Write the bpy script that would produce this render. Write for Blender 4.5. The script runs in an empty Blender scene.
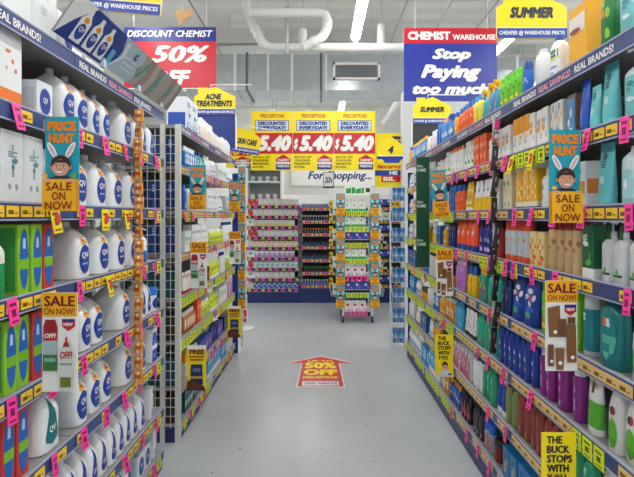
import bpy, math, random
from mathutils import Vector
random.seed(11)
R = random.Random(5)
SC = bpy.context.scene
COL = SC.collection
PI = math.pi
F = 430.0            # focal length in pixels of a 634 px wide frame
EYE = 1.5

def px(x, y, d):
    """the world point seen at pixel (x, y) at depth d along the aisle"""
    return Vector(((x - 320) * d / F, d, EYE - (y - 217) * d / F))

# ------------------------------------------------------------------ materials
def lin(h):
    h = h.lstrip('#')
    c = [int(h[i:i + 2], 16) / 255 for i in (0, 2, 4)]
    return tuple(x / 12.92 if x <= .04045 else ((x + .055) / 1.055) ** 2.4 for x in c) + (1,)

MATS = {}
def mat(hexc, rough=.4, metal=0.0, noise=0.0):
    key = (hexc, rough, metal, noise)
    if key in MATS: return MATS[key]
    m = bpy.data.materials.new('paint_' + hexc)
    m.use_nodes = True
    nt = m.node_tree
    b = nt.nodes['Principled BSDF']
    b.inputs['Base Color'].default_value = lin(hexc)
    b.inputs['Roughness'].default_value = rough
    b.inputs['Metallic'].default_value = metal
    if noise:
        tc = nt.nodes.new('ShaderNodeTexCoord')
        n = nt.nodes.new('ShaderNodeTexNoise'); n.inputs['Scale'].default_value = 9; n.inputs['Detail'].default_value = 5
        mx = nt.nodes.new('ShaderNodeMix'); mx.data_type = 'RGBA'
        c = lin(hexc)
        mx.inputs[6].default_value = tuple(x * (1 - noise) for x in c[:3]) + (1,)
        mx.inputs[7].default_value = tuple(min(1, x * (1 + noise)) for x in c[:3]) + (1,)
        nt.links.new(tc.outputs['Object'], n.inputs['Vector'])
        nt.links.new(n.outputs['Fac'], mx.inputs[0])
        nt.links.new(mx.outputs[2], b.inputs['Base Color'])
    MATS[key] = m
    return m

def emit(hexc, s):
    m = bpy.data.materials.new('lamp_glow'); m.use_nodes = True
    b = m.node_tree.nodes['Principled BSDF']
    b.inputs['Base Color'].default_value = lin(hexc)
    b.inputs['Emission Color'].default_value = lin(hexc)
    b.inputs['Emission Strength'].default_value = s
    return m

# ------------------------------------------------------------------ mesh builder
class MB:
    def __init__(s): s.v = []; s.f = []; s.m = []; s.sm = []; s.mats = []
    def mi(s, m):
        if isinstance(m, str): m = mat(m)
        if m not in s.mats: s.mats.append(m)
        return s.mats.index(m)
    def face(s, pts, m, smooth=False):
        b = len(s.v); s.v += [tuple(p) for p in pts]
        s.f.append(tuple(range(b, b + len(pts)))); s.m.append(s.mi(m)); s.sm.append(smooth)
    def box(s, x0, x1, y0, y1, z0, z1, m):
        b = len(s.v)
        s.v += [(x, y, z) for z in (z0, z1) for y in (y0, y1) for x in (x0, x1)]
        k = s.mi(m)
        for q in ((0, 2, 3, 1), (4, 5, 7, 6), (0, 1, 5, 4), (2, 6, 7, 3), (0, 4, 6, 2), (1, 3, 7, 5)):
            s.f.append(tuple(b + i for i in q)); s.m.append(k); s.sm.append(False)
    def loft(s, rings, m, caps=True, smooth=True, mlist=None):
        n = len(rings[0]); b = len(s.v)
        for r in rings: s.v += [tuple(p) for p in r]
        for j in range(len(rings) - 1):
            k = s.mi(mlist[j] if mlist else m)
            for i in range(n):
                a = b + j * n + i; c = b + j * n + (i + 1) % n
                s.f.append((a, c, c + n, a + n)); s.m.append(k); s.sm.append(smooth)
        if caps:
            k = s.mi(mlist[0] if mlist else m)
            s.f.append(tuple(b + i for i in reversed(range(n)))); s.m.append(k); s.sm.append(False)
            k = s.mi(mlist[-1] if mlist else m)
            s.f.append(tuple(b + (len(rings) - 1) * n + i for i in range(n))); s.m.append(k); s.sm.append(False)
    def lathe(s, prof, m, n=14, c=(0, 0), mlist=None):
        s.loft([[(c[0] + r * math.cos(2 * PI * i / n), c[1] + r * math.sin(2 * PI * i / n), z) for i in range(n)] for r, z in prof], m, mlist=mlist)
    def tube(s, pts, r, m, n=8, closed_caps=True):
        pts = [Vector(p) for p in pts]; rings = []
        up = None
        for i, p in enumerate(pts):
            a = pts[max(i - 1, 0)]; c = pts[min(i + 1, len(pts) - 1)]
            t = (c - a).normalized()
            if up is None: up = Vector((0, 0, 1)) if abs(t.z) < .9 else Vector((1, 0, 0))
            sd = t.cross(up).normalized(); up = sd.cross(t).normalized()
            rings.append([p + sd * r * math.cos(2 * PI * k / n) + up * r * math.sin(2 * PI * k / n) for k in range(n)])
        s.loft(rings, m, caps=closed_caps)
    def prism(s, pts, y0, y1, m):
        """outline in x-z pushed along y"""
        n = len(pts); b = len(s.v); k = s.mi(m)
        s.v += [(x, y0, z) for x, z in pts] + [(x, y1, z) for x, z in pts]
        s.f.append(tuple(b + i for i in range(n))); s.f.append(tuple(b + n + i for i in reversed(range(n))))
        for i in range(n): s.f.append((b + i, b + n + i, b + n + (i + 1) % n, b + (i + 1) % n))
        s.m += [k] * (n + 2); s.sm += [False] * (n + 2)
    def mesh(s, name):
        me = bpy.data.meshes.new(name)
        me.from_pydata(s.v, [], s.f)
        for m in s.mats: me.materials.append(m)
        me.polygons.foreach_set('material_index', s.m)
        me.polygons.foreach_set('use_smooth', s.sm)
        me.update()
        if any(s.sm): me.set_sharp_from_angle(angle=math.radians(42))
        return me
    def build(s, name, parent=None, loc=(0, 0, 0), rz=0):
        return link(name, s.mesh(name), parent, loc, rz)

def link(name, me, parent=None, loc=(0, 0, 0), rz=0):
    o = bpy.data.objects.new(name, me); COL.objects.link(o)
    o.location = loc; o.rotation_euler = (0, 0, rz)
    if parent: o.parent = parent
    return o

LABELS = {}
def tag(o, label, cat, group=None):
    n = len(label.replace('-', ' ').split())
    assert 4 <= n <= 17, (n, label)
    key = label.lower()
    if key in LABELS: print('DUPLABEL', label)
    LABELS[key] = 1
    o['label'] = label; o['category'] = cat
    if group: o['group'] = group
    return o
def thing(name, label, cat, loc=(0, 0, 0), rz=0, group=None):
    return tag(link(name, None, None, loc, rz), label, cat, group)
def struct(o):
    o['kind'] = 'structure'; return o
def copy_tree(o, parent=None):
    c = o.copy(); COL.objects.link(c); c.parent = parent
    for ch in o.children: copy_tree(ch, c)
    return c

# ------------------------------------------------------------------ text
TXT = {}
def text_geo(body, shear=0.0, bold=0.0):
    k = (body, shear, bold)
    if k not in TXT:
        cu = bpy.data.curves.new('t', 'FONT'); cu.body = body; cu.shear = shear; cu.offset = bold
        cu.fill_mode = 'FRONT'; cu.resolution_u = 2; cu.align_x = 'CENTER'; cu.space_line = .95
        o = bpy.data.objects.new('t', cu); me = o.to_mesh()
        vs = [(v.co.x, v.co.y) for v in me.vertices]; fs = [tuple(p.vertices) for p in me.polygons]
        o.to_mesh_clear(); bpy.data.objects.remove(o); bpy.data.curves.remove(cu)
        x0 = min(v[0] for v in vs); x1 = max(v[0] for v in vs); y0 = min(v[1] for v in vs); y1 = max(v[1] for v in vs)
        TXT[k] = ([((x - x0) / (x1 - x0), (y - y0) / (y1 - y0)) for x, y in vs], fs, x1 - x0, y1 - y0)
    return TXT[k]
def add_text(mb, body, fn, m, shear=0.0, bold=0.02):
    """fn maps the text's unit square to 3-D"""
    vs, fs, tw, th = text_geo(body, min(shear, .3), 0.0)
    k = mb.mi(m); bo = bold * 1.15
    steps = [(0, 0)] + [(math.cos(a), math.sin(a)) for a in [2 * PI * i / 6 for i in range(6)]] if bold > .045 else [(-1, 0), (1, 0), (0, .6), (0, -.6)]
    o = Vector(fn(.5, .5)); nn = (Vector(fn(.6, .5)) - o).cross(Vector(fn(.5, .6)) - o).normalized() * .00012
    for i_, (sx, sy) in enumerate(steps):
        du = bo * sx / tw; dv = bo * sy / th; qu = bo / tw; qv = bo / th; b = len(mb.v)
        mb.v += [tuple(Vector(fn((u + du + qu) / (1 + 2 * qu), (v + dv + qv) / (1 + 2 * qv))) + nn * i_) for u, v in vs]
        for f in fs: mb.f.append(tuple(b + i for i in f)); mb.m.append(k); mb.sm.append(False)

# ------------------------------------------------------------------ signs (front = -Y, origin = bottom centre)
def rectpts(u0, v0, u1, v1): return [(u0, v0), (u0, v1), (u1, v1), (u1, v0)]
GABLE = [(0, 1), (1, 1), (1, .34), (.56, .02), (.50, 0), (.33, .10), (.33, .02), (.10, .02), (.10, .26), (0, .34)]
def sign_parts(root, w, h, outline, panel, prints, t=.006, sub=None):
    """panel, print and lettering under ROOT; (u, v) run from the upper left corner, v downwards"""
    P = lambda u, v, k=0: ((u - .5) * w, -.0007 * k, (1 - v) * h)
    pm = MB(); pts = outline or rectpts(0, 0, 1, 1)
    pm.prism([((u - .5) * w, (1 - v) * h) for u, v in pts], 0, t, panel)
    base = pm.build('panel', root)
    pr = MB(); tx = MB(); k = 0
    for q in prints:
        k += 1
        if q[0] == 'r': pr.face([P(u, v, k) for u, v in rectpts(*q[1:5])], q[5])
        elif q[0] == 'p': pr.face([P(u, v, k) for u, v in q[1]], q[2])
        elif q[0] == 'e':
            _, cu, cv, ru, rv, m = q[:6]; a0 = q[6] if len(q) > 6 else 0
            pts = []
            for i in range(18):
                a = 2 * PI * i / 18; x = ru * w * math.cos(a); y = rv * h * math.sin(a)
                pts.append(P(cu + (x * math.cos(a0) - y * math.sin(a0)) / w, cv + (x * math.sin(a0) + y * math.cos(a0)) / h, k))
            pr.face(pts, m)
        elif q[0] == 't':
            _, body, u0, v0, u1, v1, m = q[:7]
            sh = q[7] if len(q) > 7 else 0; bo = q[8] if len(q) > 8 else .03
            add_text(tx, body, lambda a, b, k=k: P(u0 + (u1 - u0) * a, v1 + (v0 - v1) * b, k), m, sh, bo)
    if pr.f: pr.build('print', root)
    if tx.f: tx.build('lettering', root)
    return base
def sign(name, label, x0, x1, y0, y1, d, outline, panel, prints, group=None, rz=0, tilt=0, cat='sign', t=.006):
    a = px(x0, y1, d); b = px(x1, y0, d)
    root = thing(name, label, cat, ((a.x + b.x) / 2, d, a.z), rz, group)
    root.rotation_euler = (0, tilt, rz)
    sign_parts(root, b.x - a.x, b.z - a.z, outline, panel, prints, t)
    return root

YEL = mat('fbe30a', .35); RED = mat('c80e2a', .35); NAVY = mat('122c86', .35); WHT = mat('f4f4f2', .35); BLUE = mat('1d3fa8', .35)
ORG = mat('f9b414', .35); TEAL = mat('16a3b8', .35); BLK = mat('16161a', .4); MAROON = mat('7a1020', .35); SKIN = mat('dca38a', .4); SKIN2 = mat('c98a70', .4)
HAIR = mat('3c1f14', .4); PINKIN = mat('d9b6bd', .4); DKORG = mat('f28c0c', .35); GREY = mat('b9bcc0', .4); SILVER = mat('c3c7cb', .35, .3)

def face_print(cu, cv, ru, rv, ears=True):
    q = []
    if ears:
        for s in (-1, 1):
            q += [('e', cu + s * ru * 1.0, cv - rv * 1.75, ru * .34, rv * 1.0, WHT, s * .5), ('e', cu + s * ru * 1.0, cv - rv * 1.75, ru * .16, rv * .75, PINKIN, s * .5)]
    q += [('e', cu - ru * 1.02, cv + rv * .12, ru * .2, rv * .22, SKIN2), ('e', cu + ru * 1.02, cv + rv * .12, ru * .2, rv * .22, SKIN2),
          ('e', cu, cv - rv * .28, ru * 1.08, rv * .95, HAIR), ('e', cu, cv + rv * .12, ru * .93, rv * .92, SKIN),
          ('p', [(cu - ru * .95, cv - rv * .05), (cu - ru * .8, cv - rv * .75), (cu + ru * .8, cv - rv * .75), (cu + ru * .95, cv - rv * .05), (cu + ru * .6, cv - rv * .38), (cu - ru * .5, cv - rv * .42)], HAIR)]
    for s in (-1, 1):
        q += [('e', cu + s * ru * .4, cv + rv * .05, ru * .17, rv * .1, WHT), ('e', cu + s * ru * .4, cv + rv * .05, ru * .09, rv * .09, HAIR), ('r', cu + s * ru * .4 - ru * .2, cv - rv * .16, cu + s * ru * .4 + ru * .2, cv - rv * .1, HAIR)]
    q += [('e', cu, cv + rv * .34, ru * .14, rv * .09, SKIN2),
          ('p', [(cu - ru * .42, cv + rv * .55), (cu - ru * .2, cv + rv * .72), (cu + ru * .2, cv + rv * .72), (cu + ru * .42, cv + rv * .55)], WHT)]
    return q

HUNT = ([('r', 0, .66, 1, 1, ORG), ('t', 'PRICE', .07, .045, .93, .155, DKORG, 0, .06), ('t', 'HUNT', .12, .175, .88, .285, DKORG, 0, .06)]
        + [('e', .5, .685, .42, .06, mat('24344a'))] + face_print(.5, .53, .27, .098)
        + [('e', .08, .63, .08, .022, ORG), ('e', .93, .63, .08, .022, mat('7fae2e'))]
        + [('r', 0, .665, 1, 1, ORG), ('e', .15, .672, .1, .016, SKIN), ('e', .85, .672, .1, .016, SKIN),
           ('t', 'SALE', .12, .70, .88, .785, MAROON, 0, .01), ('t', 'ON', .3, .80, .7, .885, MAROON, 0, .01), ('t', 'NOW', .1, .90, .9, .985, MAROON, 0, .01)])
def house_logo(u0, v0, u1, v1):
    w = u1 - u0; h = v1 - v0
    return [('p', [(u0, v0 + h * .28), (u0 + w * .5, v0), (u1, v0 + h * .28), (u1, v0 + h * .52), (u0, v0 + h * .52)], RED), ('r', u0, v0 + h * .52, u1, v0 + h * .64, WHT), ('r', u0, v0 + h * .64, u1, v1, NAVY),
            ('t', 'CHEMIST', u0 + w * .08, v0 + h * .28, u1 - w * .08, v0 + h * .48, WHT, 0, .04), ('t', 'WAREHOUSE', u0 + w * .08, v0 + h * .68, u1 - w * .08, v0 + h * .88, WHT, 0, .04)]
SALE_HEAD = [('r', 0, 0, 1, .24, ORG), ('t', 'SALE', .06, .03, .94, .14, MAROON, 0, .03), ('t', 'ON NOW!', .06, .155, .94, .22, MAROON, 0, .01)]
BADGE = [('p', [(.58, .265), (.95, .265), (.95, .34), (.765, .385), (.58, .34)], RED), ('p', [(.58, .265), (.95, .265), (.95, .29), (.58, .29)], NAVY), ('t', 'NEW', .63, .30, .9, .335, WHT, 0, .04)]
def sale_spray():
    g = mat('3d7a3c'); dr = mat('a31a22')
    return SALE_HEAD + BADGE + [
        ('p', [(.06, .40), (.06, .34), (.12, .27), (.4, .27), (.46, .34), (.46, .40)], dr), ('r', .06, .40, .46, .48, mat('c02a2a')), ('t', 'OFF!', .09, .405, .43, .455, WHT, .2, .04),
        ('r', .06, .48, .46, .62, mat('aebfc8')), ('r', .06, .62, .46, .78, g), ('r', .1, .65, .42, .69, mat('7db8a0')),
        ('r', .70, .44, .76, .5, RED), ('p', [(.62, .55), (.68, .49), (.78, .49), (.84, .55)], dr), ('p', [(.53, .98), (.5, .62), (.58, .54), (.88, .54), (.96, .62), (.93, .98)], mat('d5d9d6')),
        ('t', 'OFF!', .56, .58, .92, .66, mat('c02a2a'), .2, .04), ('r', .57, .70, .9, .72, mat('8e9a94')), ('r', .58, .84, .88, .94, mat('6c7f2c'))]
def sale_tan():
    b1 = mat('8a5a33'); b2 = mat('74492a')
    return SALE_HEAD + BADGE + [
        ('p', [(.04, .30), (.42, .27), (.46, .62), (.08, .62)], b1), ('r', .36, .42, .62, .62, b2), ('p', [(.63, .48), (.92, .48), (.95, .9), (.64, .9)], b1), ('r', .66, .40, .9, .47, b2),
        ('r', .04, .70, .22, .94, b2), ('p', [(.26, .74), (.56, .74), (.52, .98), (.3, .98)], b1), ('e', .26, .56, .06, .022, WHT), ('e', .8, .84, .06, .022, WHT), ('e', .41, .9, .06, .022, WHT), ('r', .3, .66, .5, .72, WHT), ('e', .13, .88, .05, .018, WHT)]
def buck():
    return [('r', .06, .03, .12, .45, mat('5a5410')) ] and [
        ('t', 'THE', .14, .035, 0.601, .135, BLK, 0, .045), ('t', 'BUCK', .14, .15, 0.806, .25, BLK, 0, .045), ('t', 'STOPS', .14, .265, 0.882, .365, BLK, 0, .045), ('t', 'WITH', .14, .38, 0.780, .48, BLK, 0, .045),
        ('t', 'Y', .14, .495, .30, .595, BLK, 0, .045), ('t', 'U', .53, .495, .69, .595, BLK, 0, .045), ('e', .415, .545, .09, .05, mat('c9a27e')), ('e', .415, .525, .09, .03, mat('6a6a5a')),
        ('p', [(.12, 1), (.2, .87), (.42, .83), (.62, .83), (.84, .87), (.92, 1)], mat('d7d7dc')), ('r', 0, .96, 1, 1, mat('cfd2d4')), ('e', .8, .93, .1, .03, mat('5a6a3a'))] + face_print(.52, .735, .15, .085, False)

def small_sign(proto, name, label, side, d, ztop, w, h, prints, panel, group, rz=0, tilt=0):
    """a card that stands out from the shelf edge into the aisle (side -1 = left, 1 = right)"""
    x = side * (.911 - w / 2)
    if proto is None:
        root = thing(name, label, 'sign', (0, 0, 0), 0, group); sign_parts(root, w, h, None, panel, prints, .004)
        c = MB(); c.box(side * w / 2 - .008, side * w / 2 + .004, .004, .010, h - .05, h - .01, GREY); c.build('clip', root)
    else:
        root = copy_tree(proto); tag(root, label, 'sign', group)
    root.location = (x, d, ztop - h); root.rotation_euler = (0, tilt, rz)
    return root

# ------------------------------------------------------------------ room shell
def floor_mat():
    m = mat('a9aeb4', .3).copy(); m.name = 'vinyl_floor'; nt = m.node_tree; b = nt.nodes['Principled BSDF']
    tc = nt.nodes.new('ShaderNodeTexCoord')
    n1 = nt.nodes.new('ShaderNodeTexNoise'); n1.inputs['Scale'].default_value = 2.2; n1.inputs['Detail'].default_value = 3
    n2 = nt.nodes.new('ShaderNodeTexNoise'); n2.inputs['Scale'].default_value = 26; n2.inputs['Detail'].default_value = 3
    r1 = nt.nodes.new('ShaderNodeValToRGB'); r1.color_ramp.elements[0].position = .1; r1.color_ramp.elements[0].color = lin('a6acb3'); r1.color_ramp.elements[1].position = .95; r1.color_ramp.elements[1].color = lin('b5babf')
    r2 = nt.nodes.new('ShaderNodeValToRGB'); r2.color_ramp.elements[0].position = .27; r2.color_ramp.elements[0].color = lin('6c6258'); r2.color_ramp.elements[1].position = .30; r2.color_ramp.elements[1].color = (1, 1, 1, 1)
    mx = nt.nodes.new('ShaderNodeMix'); mx.data_type = 'RGBA'; mx.blend_type = 'MULTIPLY'; mx.inputs[0].default_value = .8
    L = nt.links.new
    L(tc.outputs['Object'], n1.inputs['Vector']); L(tc.outputs['Object'], n2.inputs['Vector'])
    L(n1.outputs['Fac'], r1.inputs['Fac']); L(n2.outputs['Fac'], r2.inputs['Fac'])
    L(r1.outputs['Color'], mx.inputs[6]); L(r2.outputs['Color'], mx.inputs[7])
    br = nt.nodes.new('ShaderNodeTexBrick'); br.offset = 0; br.inputs['Scale'].default_value = 1; br.inputs['Mortar Size'].default_value = .003; br.inputs['Brick Width'].default_value = 1.83; br.inputs['Row Height'].default_value = 1.83
    br.inputs['Color1'].default_value = (1, 1, 1, 1); br.inputs['Color2'].default_value = (1, 1, 1, 1); br.inputs['Mortar'].default_value = (.93, .93, .93, 1)
    m2 = nt.nodes.new('ShaderNodeMix'); m2.data_type = 'RGBA'; m2.blend_type = 'MULTIPLY'; m2.inputs[0].default_value = 1
    L(tc.outputs['Object'], br.inputs['Vector']); L(mx.outputs[2], m2.inputs[6]); L(br.outputs['Color'], m2.inputs[7])
    L(m2.outputs[2], b.inputs['Base Color'])
    b.inputs['Roughness'].default_value = .27
    return m
def ceil_mat():
    m = mat('e6e6e2', .7).copy(); m.name = 'ribbed_ceiling'; nt = m.node_tree; b = nt.nodes['Principled BSDF']
    tc = nt.nodes.new('ShaderNodeTexCoord'); w = nt.nodes.new('ShaderNodeTexWave'); w.bands_direction = 'Y'; w.inputs['Scale'].default_value = .9
    bp = nt.nodes.new('ShaderNodeBump'); bp.inputs['Strength'].default_value = .5; bp.inputs['Distance'].default_value = .05
    nt.links.new(tc.outputs['Object'], w.inputs['Vector']); nt.links.new(w.outputs['Fac'], bp.inputs['Height']); nt.links.new(bp.outputs['Normal'], b.inputs['Normal'])
    return m
CEIL = 4.8
def slab(name, x0, x1, y0, y1, z0, z1, m):
    b = MB(); b.box(x0, x1, y0, y1, z0, z1, m); return struct(b.build(name))
slab('floor', -6, 6, -3.5, 13, -.1, 0, floor_mat())
slab('ceiling', -6, 6, -3.5, 13, CEIL, CEIL + .1, ceil_mat())
slab('wall_back', -6, 6, 13, 13.1, 0, CEIL, mat('dcdedd', .6, 0, .04))
slab('wall_left', -6.1, -6, -3.5, 13, 0, CEIL, mat('d8d9d8', .6, 0, .04))
slab('wall_right', 6, 6.1, -3.5, 13, 0, CEIL, mat('d8d9d8', .6, 0, .04))
# partition behind the shelving on the right, bulkhead over the back counter
slab('wall_partition', 1.265, 3.2, 6.6, 6.75, 0, 3.42, mat('d9dbdd', .55, 0, .04))
slab('wall_bulkhead', -1.6, 3.4, 10.7, 10.8, 2.05, 2.95, mat('e6e6e4', .55, 0, .03))

# ------------------------------------------------------------------ ceiling services
STEEL = mat('bcc4ca', .28, .8, .14)
def duct(label, x0, x1, d, ya, yb, deep, seams, grille):
    a = px(x0, yb, d); b = px(x1, ya, d); w = b.x - a.x; h = b.z - a.z
    root = thing('air_duct', label, 'duct', ((a.x + b.x) / 2, d, a.z))
    m = MB(); m.box(-w / 2, w / 2, 0, deep, 0, h, STEEL); m.build('duct_body', root)
    for s in seams:
        xx = (s - (x0 + x1) / 2) * d / F
        f = MB(); f.box(xx - .02, xx + .02, -.02, deep + .02, -.02, h + .02, mat('e4e8ea', .4) if s not in (247, 321) else mat('5a646c', .4)); f.build('seam_flange', root)
    if grille:
        g0, g1, gy0, gy1 = grille
        ax = (g0 - (x0 + x1) / 2) * d / F; bx = (g1 - (x0 + x1) / 2) * d / F; az = h - (gy1 - ya) * d / F; bz = h - (gy0 - ya) * d / F
        g = MB()
        for q in ((ax, bx, az, az + .04), (ax, bx, bz - .04, bz), (ax, ax + .04, az, bz), (bx - .04, bx, az, bz)): g.box(q[0], q[1], -.03, 0, q[2], q[3], WHT)
        gr = g.build('vent_grille', root)
        sl = MB(); sl.box(ax + .04, bx - .04, -.004, 0, az + .04, bz - .04, mat('4b5057'))
        z = az + .055
        while z < bz - .05:
            sl.box(ax + .04, bx - .04, -.022, -.006, z, z + .012, mat('9aa0a4')); z += .03
        sl.build('louvre_slats', gr)
    for xx in (-w * .42, 0, w * .3):
        for yy in (.03, deep - .03): r = MB(); r.box(xx - .008, xx + .008, yy - .008, yy + .008, h, CEIL - a.z, GREY); r.build('hanger', root)
    return root
duct('long galvanised air duct hanging across the aisle with one vent grille', 150, 416, 7.5, 54, 90, .75, (167, 185, 213, 235, 247, 268, 292, 321, 326), (333, 380, 63, 80))
duct('short pale air duct above the shelving beside the white column', 498, 545, 8.2, 57, 70, .5, (517,), None)

def pipe(label, pts, d, r, cat='pipe', m=None):
    # swept through rounded corners
    P = [px(x, y, d + dd) for x, y, dd in pts]
    out = [P[0]]
    for i in range(1, len(P) - 1):
        a, b, c = P[i - 1], P[i], P[i + 1]
        k = min(.16, (a - b).length * .45, (c - b).length * .45)
        p0 = b + (a - b).normalized() * k; p1 = b + (c - b).normalized() * k
        for t in (0, .25, .5, .75, 1): out.append(p0 * (1 - t) ** 2 + b * 2 * t * (1 - t) + p1 * t * t)
    out.append(P[-1])
    o = out[0].copy()
    root = thing('ceiling_pipe', label, cat, o)
    mb = MB(); mb.tube([p - o for p in out], r, m or WHT, 14); mb.build('pipe_run', root)
    for i in range(1, len(P) - 1):
        for q in (P[i - 1], P[i + 1]):
            k = (q - P[i]).normalized(); s = P[i] + k * .19; c = MB()
            c.tube([s - k * .03 - o, s + k * .03 - o], r * 1.18, m or WHT, 14); c.build('pipe_collar', root)
    h = MB(); mid = (P[len(P) // 2] + P[len(P) // 2 - 1]) / 2
    h.box(mid.x - o.x - .006, mid.x - o.x + .006, mid.y - o.y - .006, mid.y - o.y + .006, mid.z - o.z + r * .6, CEIL - o.z, GREY)
    if mid.z + r < CEIL: h.build('hanger', root)
PW = mat('d9dad8', .4)
pipe('fat white drain pipe bending down then running level to the blue sign', [(243, -12, 0), (250, 18, 0), (264, 48, 0), (404, 48, 0)], 6.25, .066, 'pipe', PW)
pipe('white pipe running level across the ceiling then dropping in an elbow', [(251, 13, 0), (328, 13, 0), (326, 36, 0), (303, 47, 0)], 5.9, .062, 'pipe', PW)
pipe('short vertical white pipe stub beside the elbow', [(303, 30, 0), (303, 48, 0)], 6.3, .06, 'pipe', PW)
pipe('vertical white pipe stub near the blue sign', [(381, 25, 0), (381, 47, 0)], 6.3, .055, 'pipe', PW)
pipe('thin upright conduit crossing in front of the duct', [(287, 6, 0), (287, 54, 0)], 6.05, .022, 'pipe', mat('a9b0b5', .4))
pipe('thin dark conduit level beside the pipes on the left', [(196, 45, 0), (264, 44, 0)], 7.0, .02, 'pipe', mat('8a9094', .4))
def conduit(label, X, z, y0, y1, r, m):
    root = thing('ceiling_conduit', label, 'pipe', (X, y0, z)); mb = MB(); mb.tube([(0, 0, 0), (0, y1 - y0, 0)], r, m); mb.build('pipe_run', root)
    h = MB(); h.box(-.01, .01, .4, .42, 0, CEIL - z, GREY); h.build('hanger', root)
conduit('thin grey conduit along the ceiling above the discount sign', -1.95, 4.72, 4, 12.5, .014, mat('8f9396'))
conduit('thin pale conduit along the ceiling above the blue sign', 1.3, 4.72, 4, 12.5, .016, mat('b5b8ba'))
conduit('second pale conduit along the ceiling towards the summer header', 1.98, 4.72, 4, 12.5, .022, mat('c5c8ca'))
conduit('outermost pale conduit along the ceiling above the summer header', 2.66, 4.72, 4, 12.5, .014, mat('a5a8aa'))

GLOW = emit('fffdf6', 25.0)
LAMP = []
def off_(root, label):
    if 'switched' not in label: return
    for c in root.children:                      # these lamps are switched off
        if c.name.startswith('diffuser'): c.data = c.data.copy(); c.data.materials[0] = WHT
def lamp(label, X, y0, y1, z=4.1):
    L = y1 - y0
    if not LAMP:
        root = thing('ceiling_light', label, 'light', (X, (y0 + y1) / 2, z), 0, 'batten lights in rows along the ceiling')
        h = MB(); h.box(-.07, .07, -L / 2, L / 2, .035, .09, WHT); h.build('housing', root)
        g = MB()
        g.loft([[(.062 * math.cos(a), y, .035 - .05 * math.sin(a)) for a in [PI * i / 8 for i in range(9)]] for y in (-L / 2 + .01, L / 2 - .01)], GLOW)
        g.build('diffuser', root)
        for yy in (-.4, .4):
            c = MB(); c.box(-.008, .008, yy - .008, yy + .008, .09, CEIL - z, GREY); c.build('hanger', root)
        LAMP.append(root)
    else:
        root = copy_tree(LAMP[0]); off_(root, label); root.location = (X, (y0 + y1) / 2, z); tag(root, label, 'light', 'batten lights in rows along the ceiling')
rows = [(.52, [5.1, 3.8, 2.5, 1.2, -.1, -1.4, -2.7], 'row above the aisle'), (.52, [8.5, 9.9], 'row beyond the duct'), (1.8, [9.6, 10.9], 'switched-off row by blue sign'),
        (-2.3, [3.6, 2.2, .8, -.6, -2.0], 'added fill row over the left shelving'), (3.1, [3.6, 2.2, .8, -.6, -2.0], 'added fill row over the right shelving'), (-2.6, [9.5, 11], 'added fill row far back left'), (4.2, [8.5, 10], 'added fill row far back right'), (-4.0, [5.2, 6.6], 'added fill row by the far left wall'), (4.9, [5.0, 6.4], 'added fill row by the far right wall'), (-3.2, [6.3], 'added short fill row left of the duct'), (2.8, [6.1], 'short row right of the duct'), (-1.2, [10.7], 'added fill behind the banners, left'), (-.3, [10.7], 'added fill behind the banners, middle')]  # shelving, far-back, wall, left-of-duct and banner rows are added, unseen fill lamps
ORD = 'first second third fourth fifth sixth seventh eighth ninth tenth eleventh twelfth thirteenth fourteenth fifteenth sixteenth seventeenth eighteenth nineteenth twentieth'.split()
def ordw(i):
    if i < 20: return ORD[i]
    return ('twenty-' if i < 29 else 'thirty-') + ORD[(i - 20) % 10]
for X, ys, nm in rows:
    for i, y in enumerate(sorted(ys, reverse=True)): lamp('white batten ceiling light, %s from far end, %s' % (ORD[i], nm), X, y, y + 1.22)

# ------------------------------------------------------------------ shelving bays
HR = [2.06, 1.80, 1.535, 1.28, 1.00, .735, .455, .165]
HL = [2.115, 1.84, 1.54, 1.25, .955, .67, .365, .115]
SHELFW = ['top', 'second', 'third', 'fourth', 'fifth', 'sixth', 'seventh', 'bottom']
RAILM = mat('33467c', .35); LIPM = mat('a3adcb', .3); SHELFM = mat('8f8d8c', .5, 0, .06); BACKM = mat('7d7c7b', .55, 0, .05); POST = mat('d3d3cd', .4); KICK = mat('1b2b66', .4)
TAGM = {}
def tag_mesh(kind):
    if kind in TAGM: return TAGM[kind]
    m = MB()
    col = {'yellow': 'f6c934', 'tan': 'e3bd78', 'lime': 'd3ea2c', 'pink': 'ff3fa6', 'pinksq': 'ff3fa6', 'hot': 'f4e21a'}[kind]; ink = {'pink': '8a1450', 'pinksq': '8a1450', 'hot': 'b0243a'}.get(kind, '6b5a1c')
    w, z0, z1 = {'yellow': (.052, -.040, -.006), 'tan': (.060, -.041, -.005), 'lime': (.052, -.072, -.004), 'pink': (.036, -.076, .004), 'pinksq': (.062, -.046, .0), 'hot': (.050, -.098, -.010)}[kind]
    m.box(-w / 2, w / 2, -.0035, -.0015, z0, z1, mat(col, .45))
    h = z1 - z0; y = -.0042
    if kind in ('yellow', 'tan'):
        m.face([(-w * .38, y, z0 + h * .25), (w * .05, y, z0 + h * .25), (w * .05, y, z0 + h * .62), (-w * .38, y, z0 + h * .62)], ink); m.face([(w * .14, y, z0 + h * .3), (w * .36, y, z0 + h * .3), (w * .36, y, z0 + h * .42), (w * .14, y, z0 + h * .42)], ink)
    else:
        for a, b, c, e in ((-.32, .32, .72, .84), (-.2, .22, .32, .60), (-.34, .34, .1, .17)):
            m.face([(w * a, y, z0 + h * c), (w * b, y, z0 + h * c), (w * b, y, z0 + h * e), (w * a, y, z0 + h * e)], ink)
        if kind == 'hot': m.face([(-w * .1, y - .0004, z0 + h * .4), (w * .45, y - .0004, z0 + h * .4), (w * .45, y - .0004, z0 + h * .75), (-w * .1, y - .0004, z0 + h * .75)], 'd84030')
    TAGM[kind] = m.mesh('tag')
    return TAGM[kind]
BAYM = {}
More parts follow.
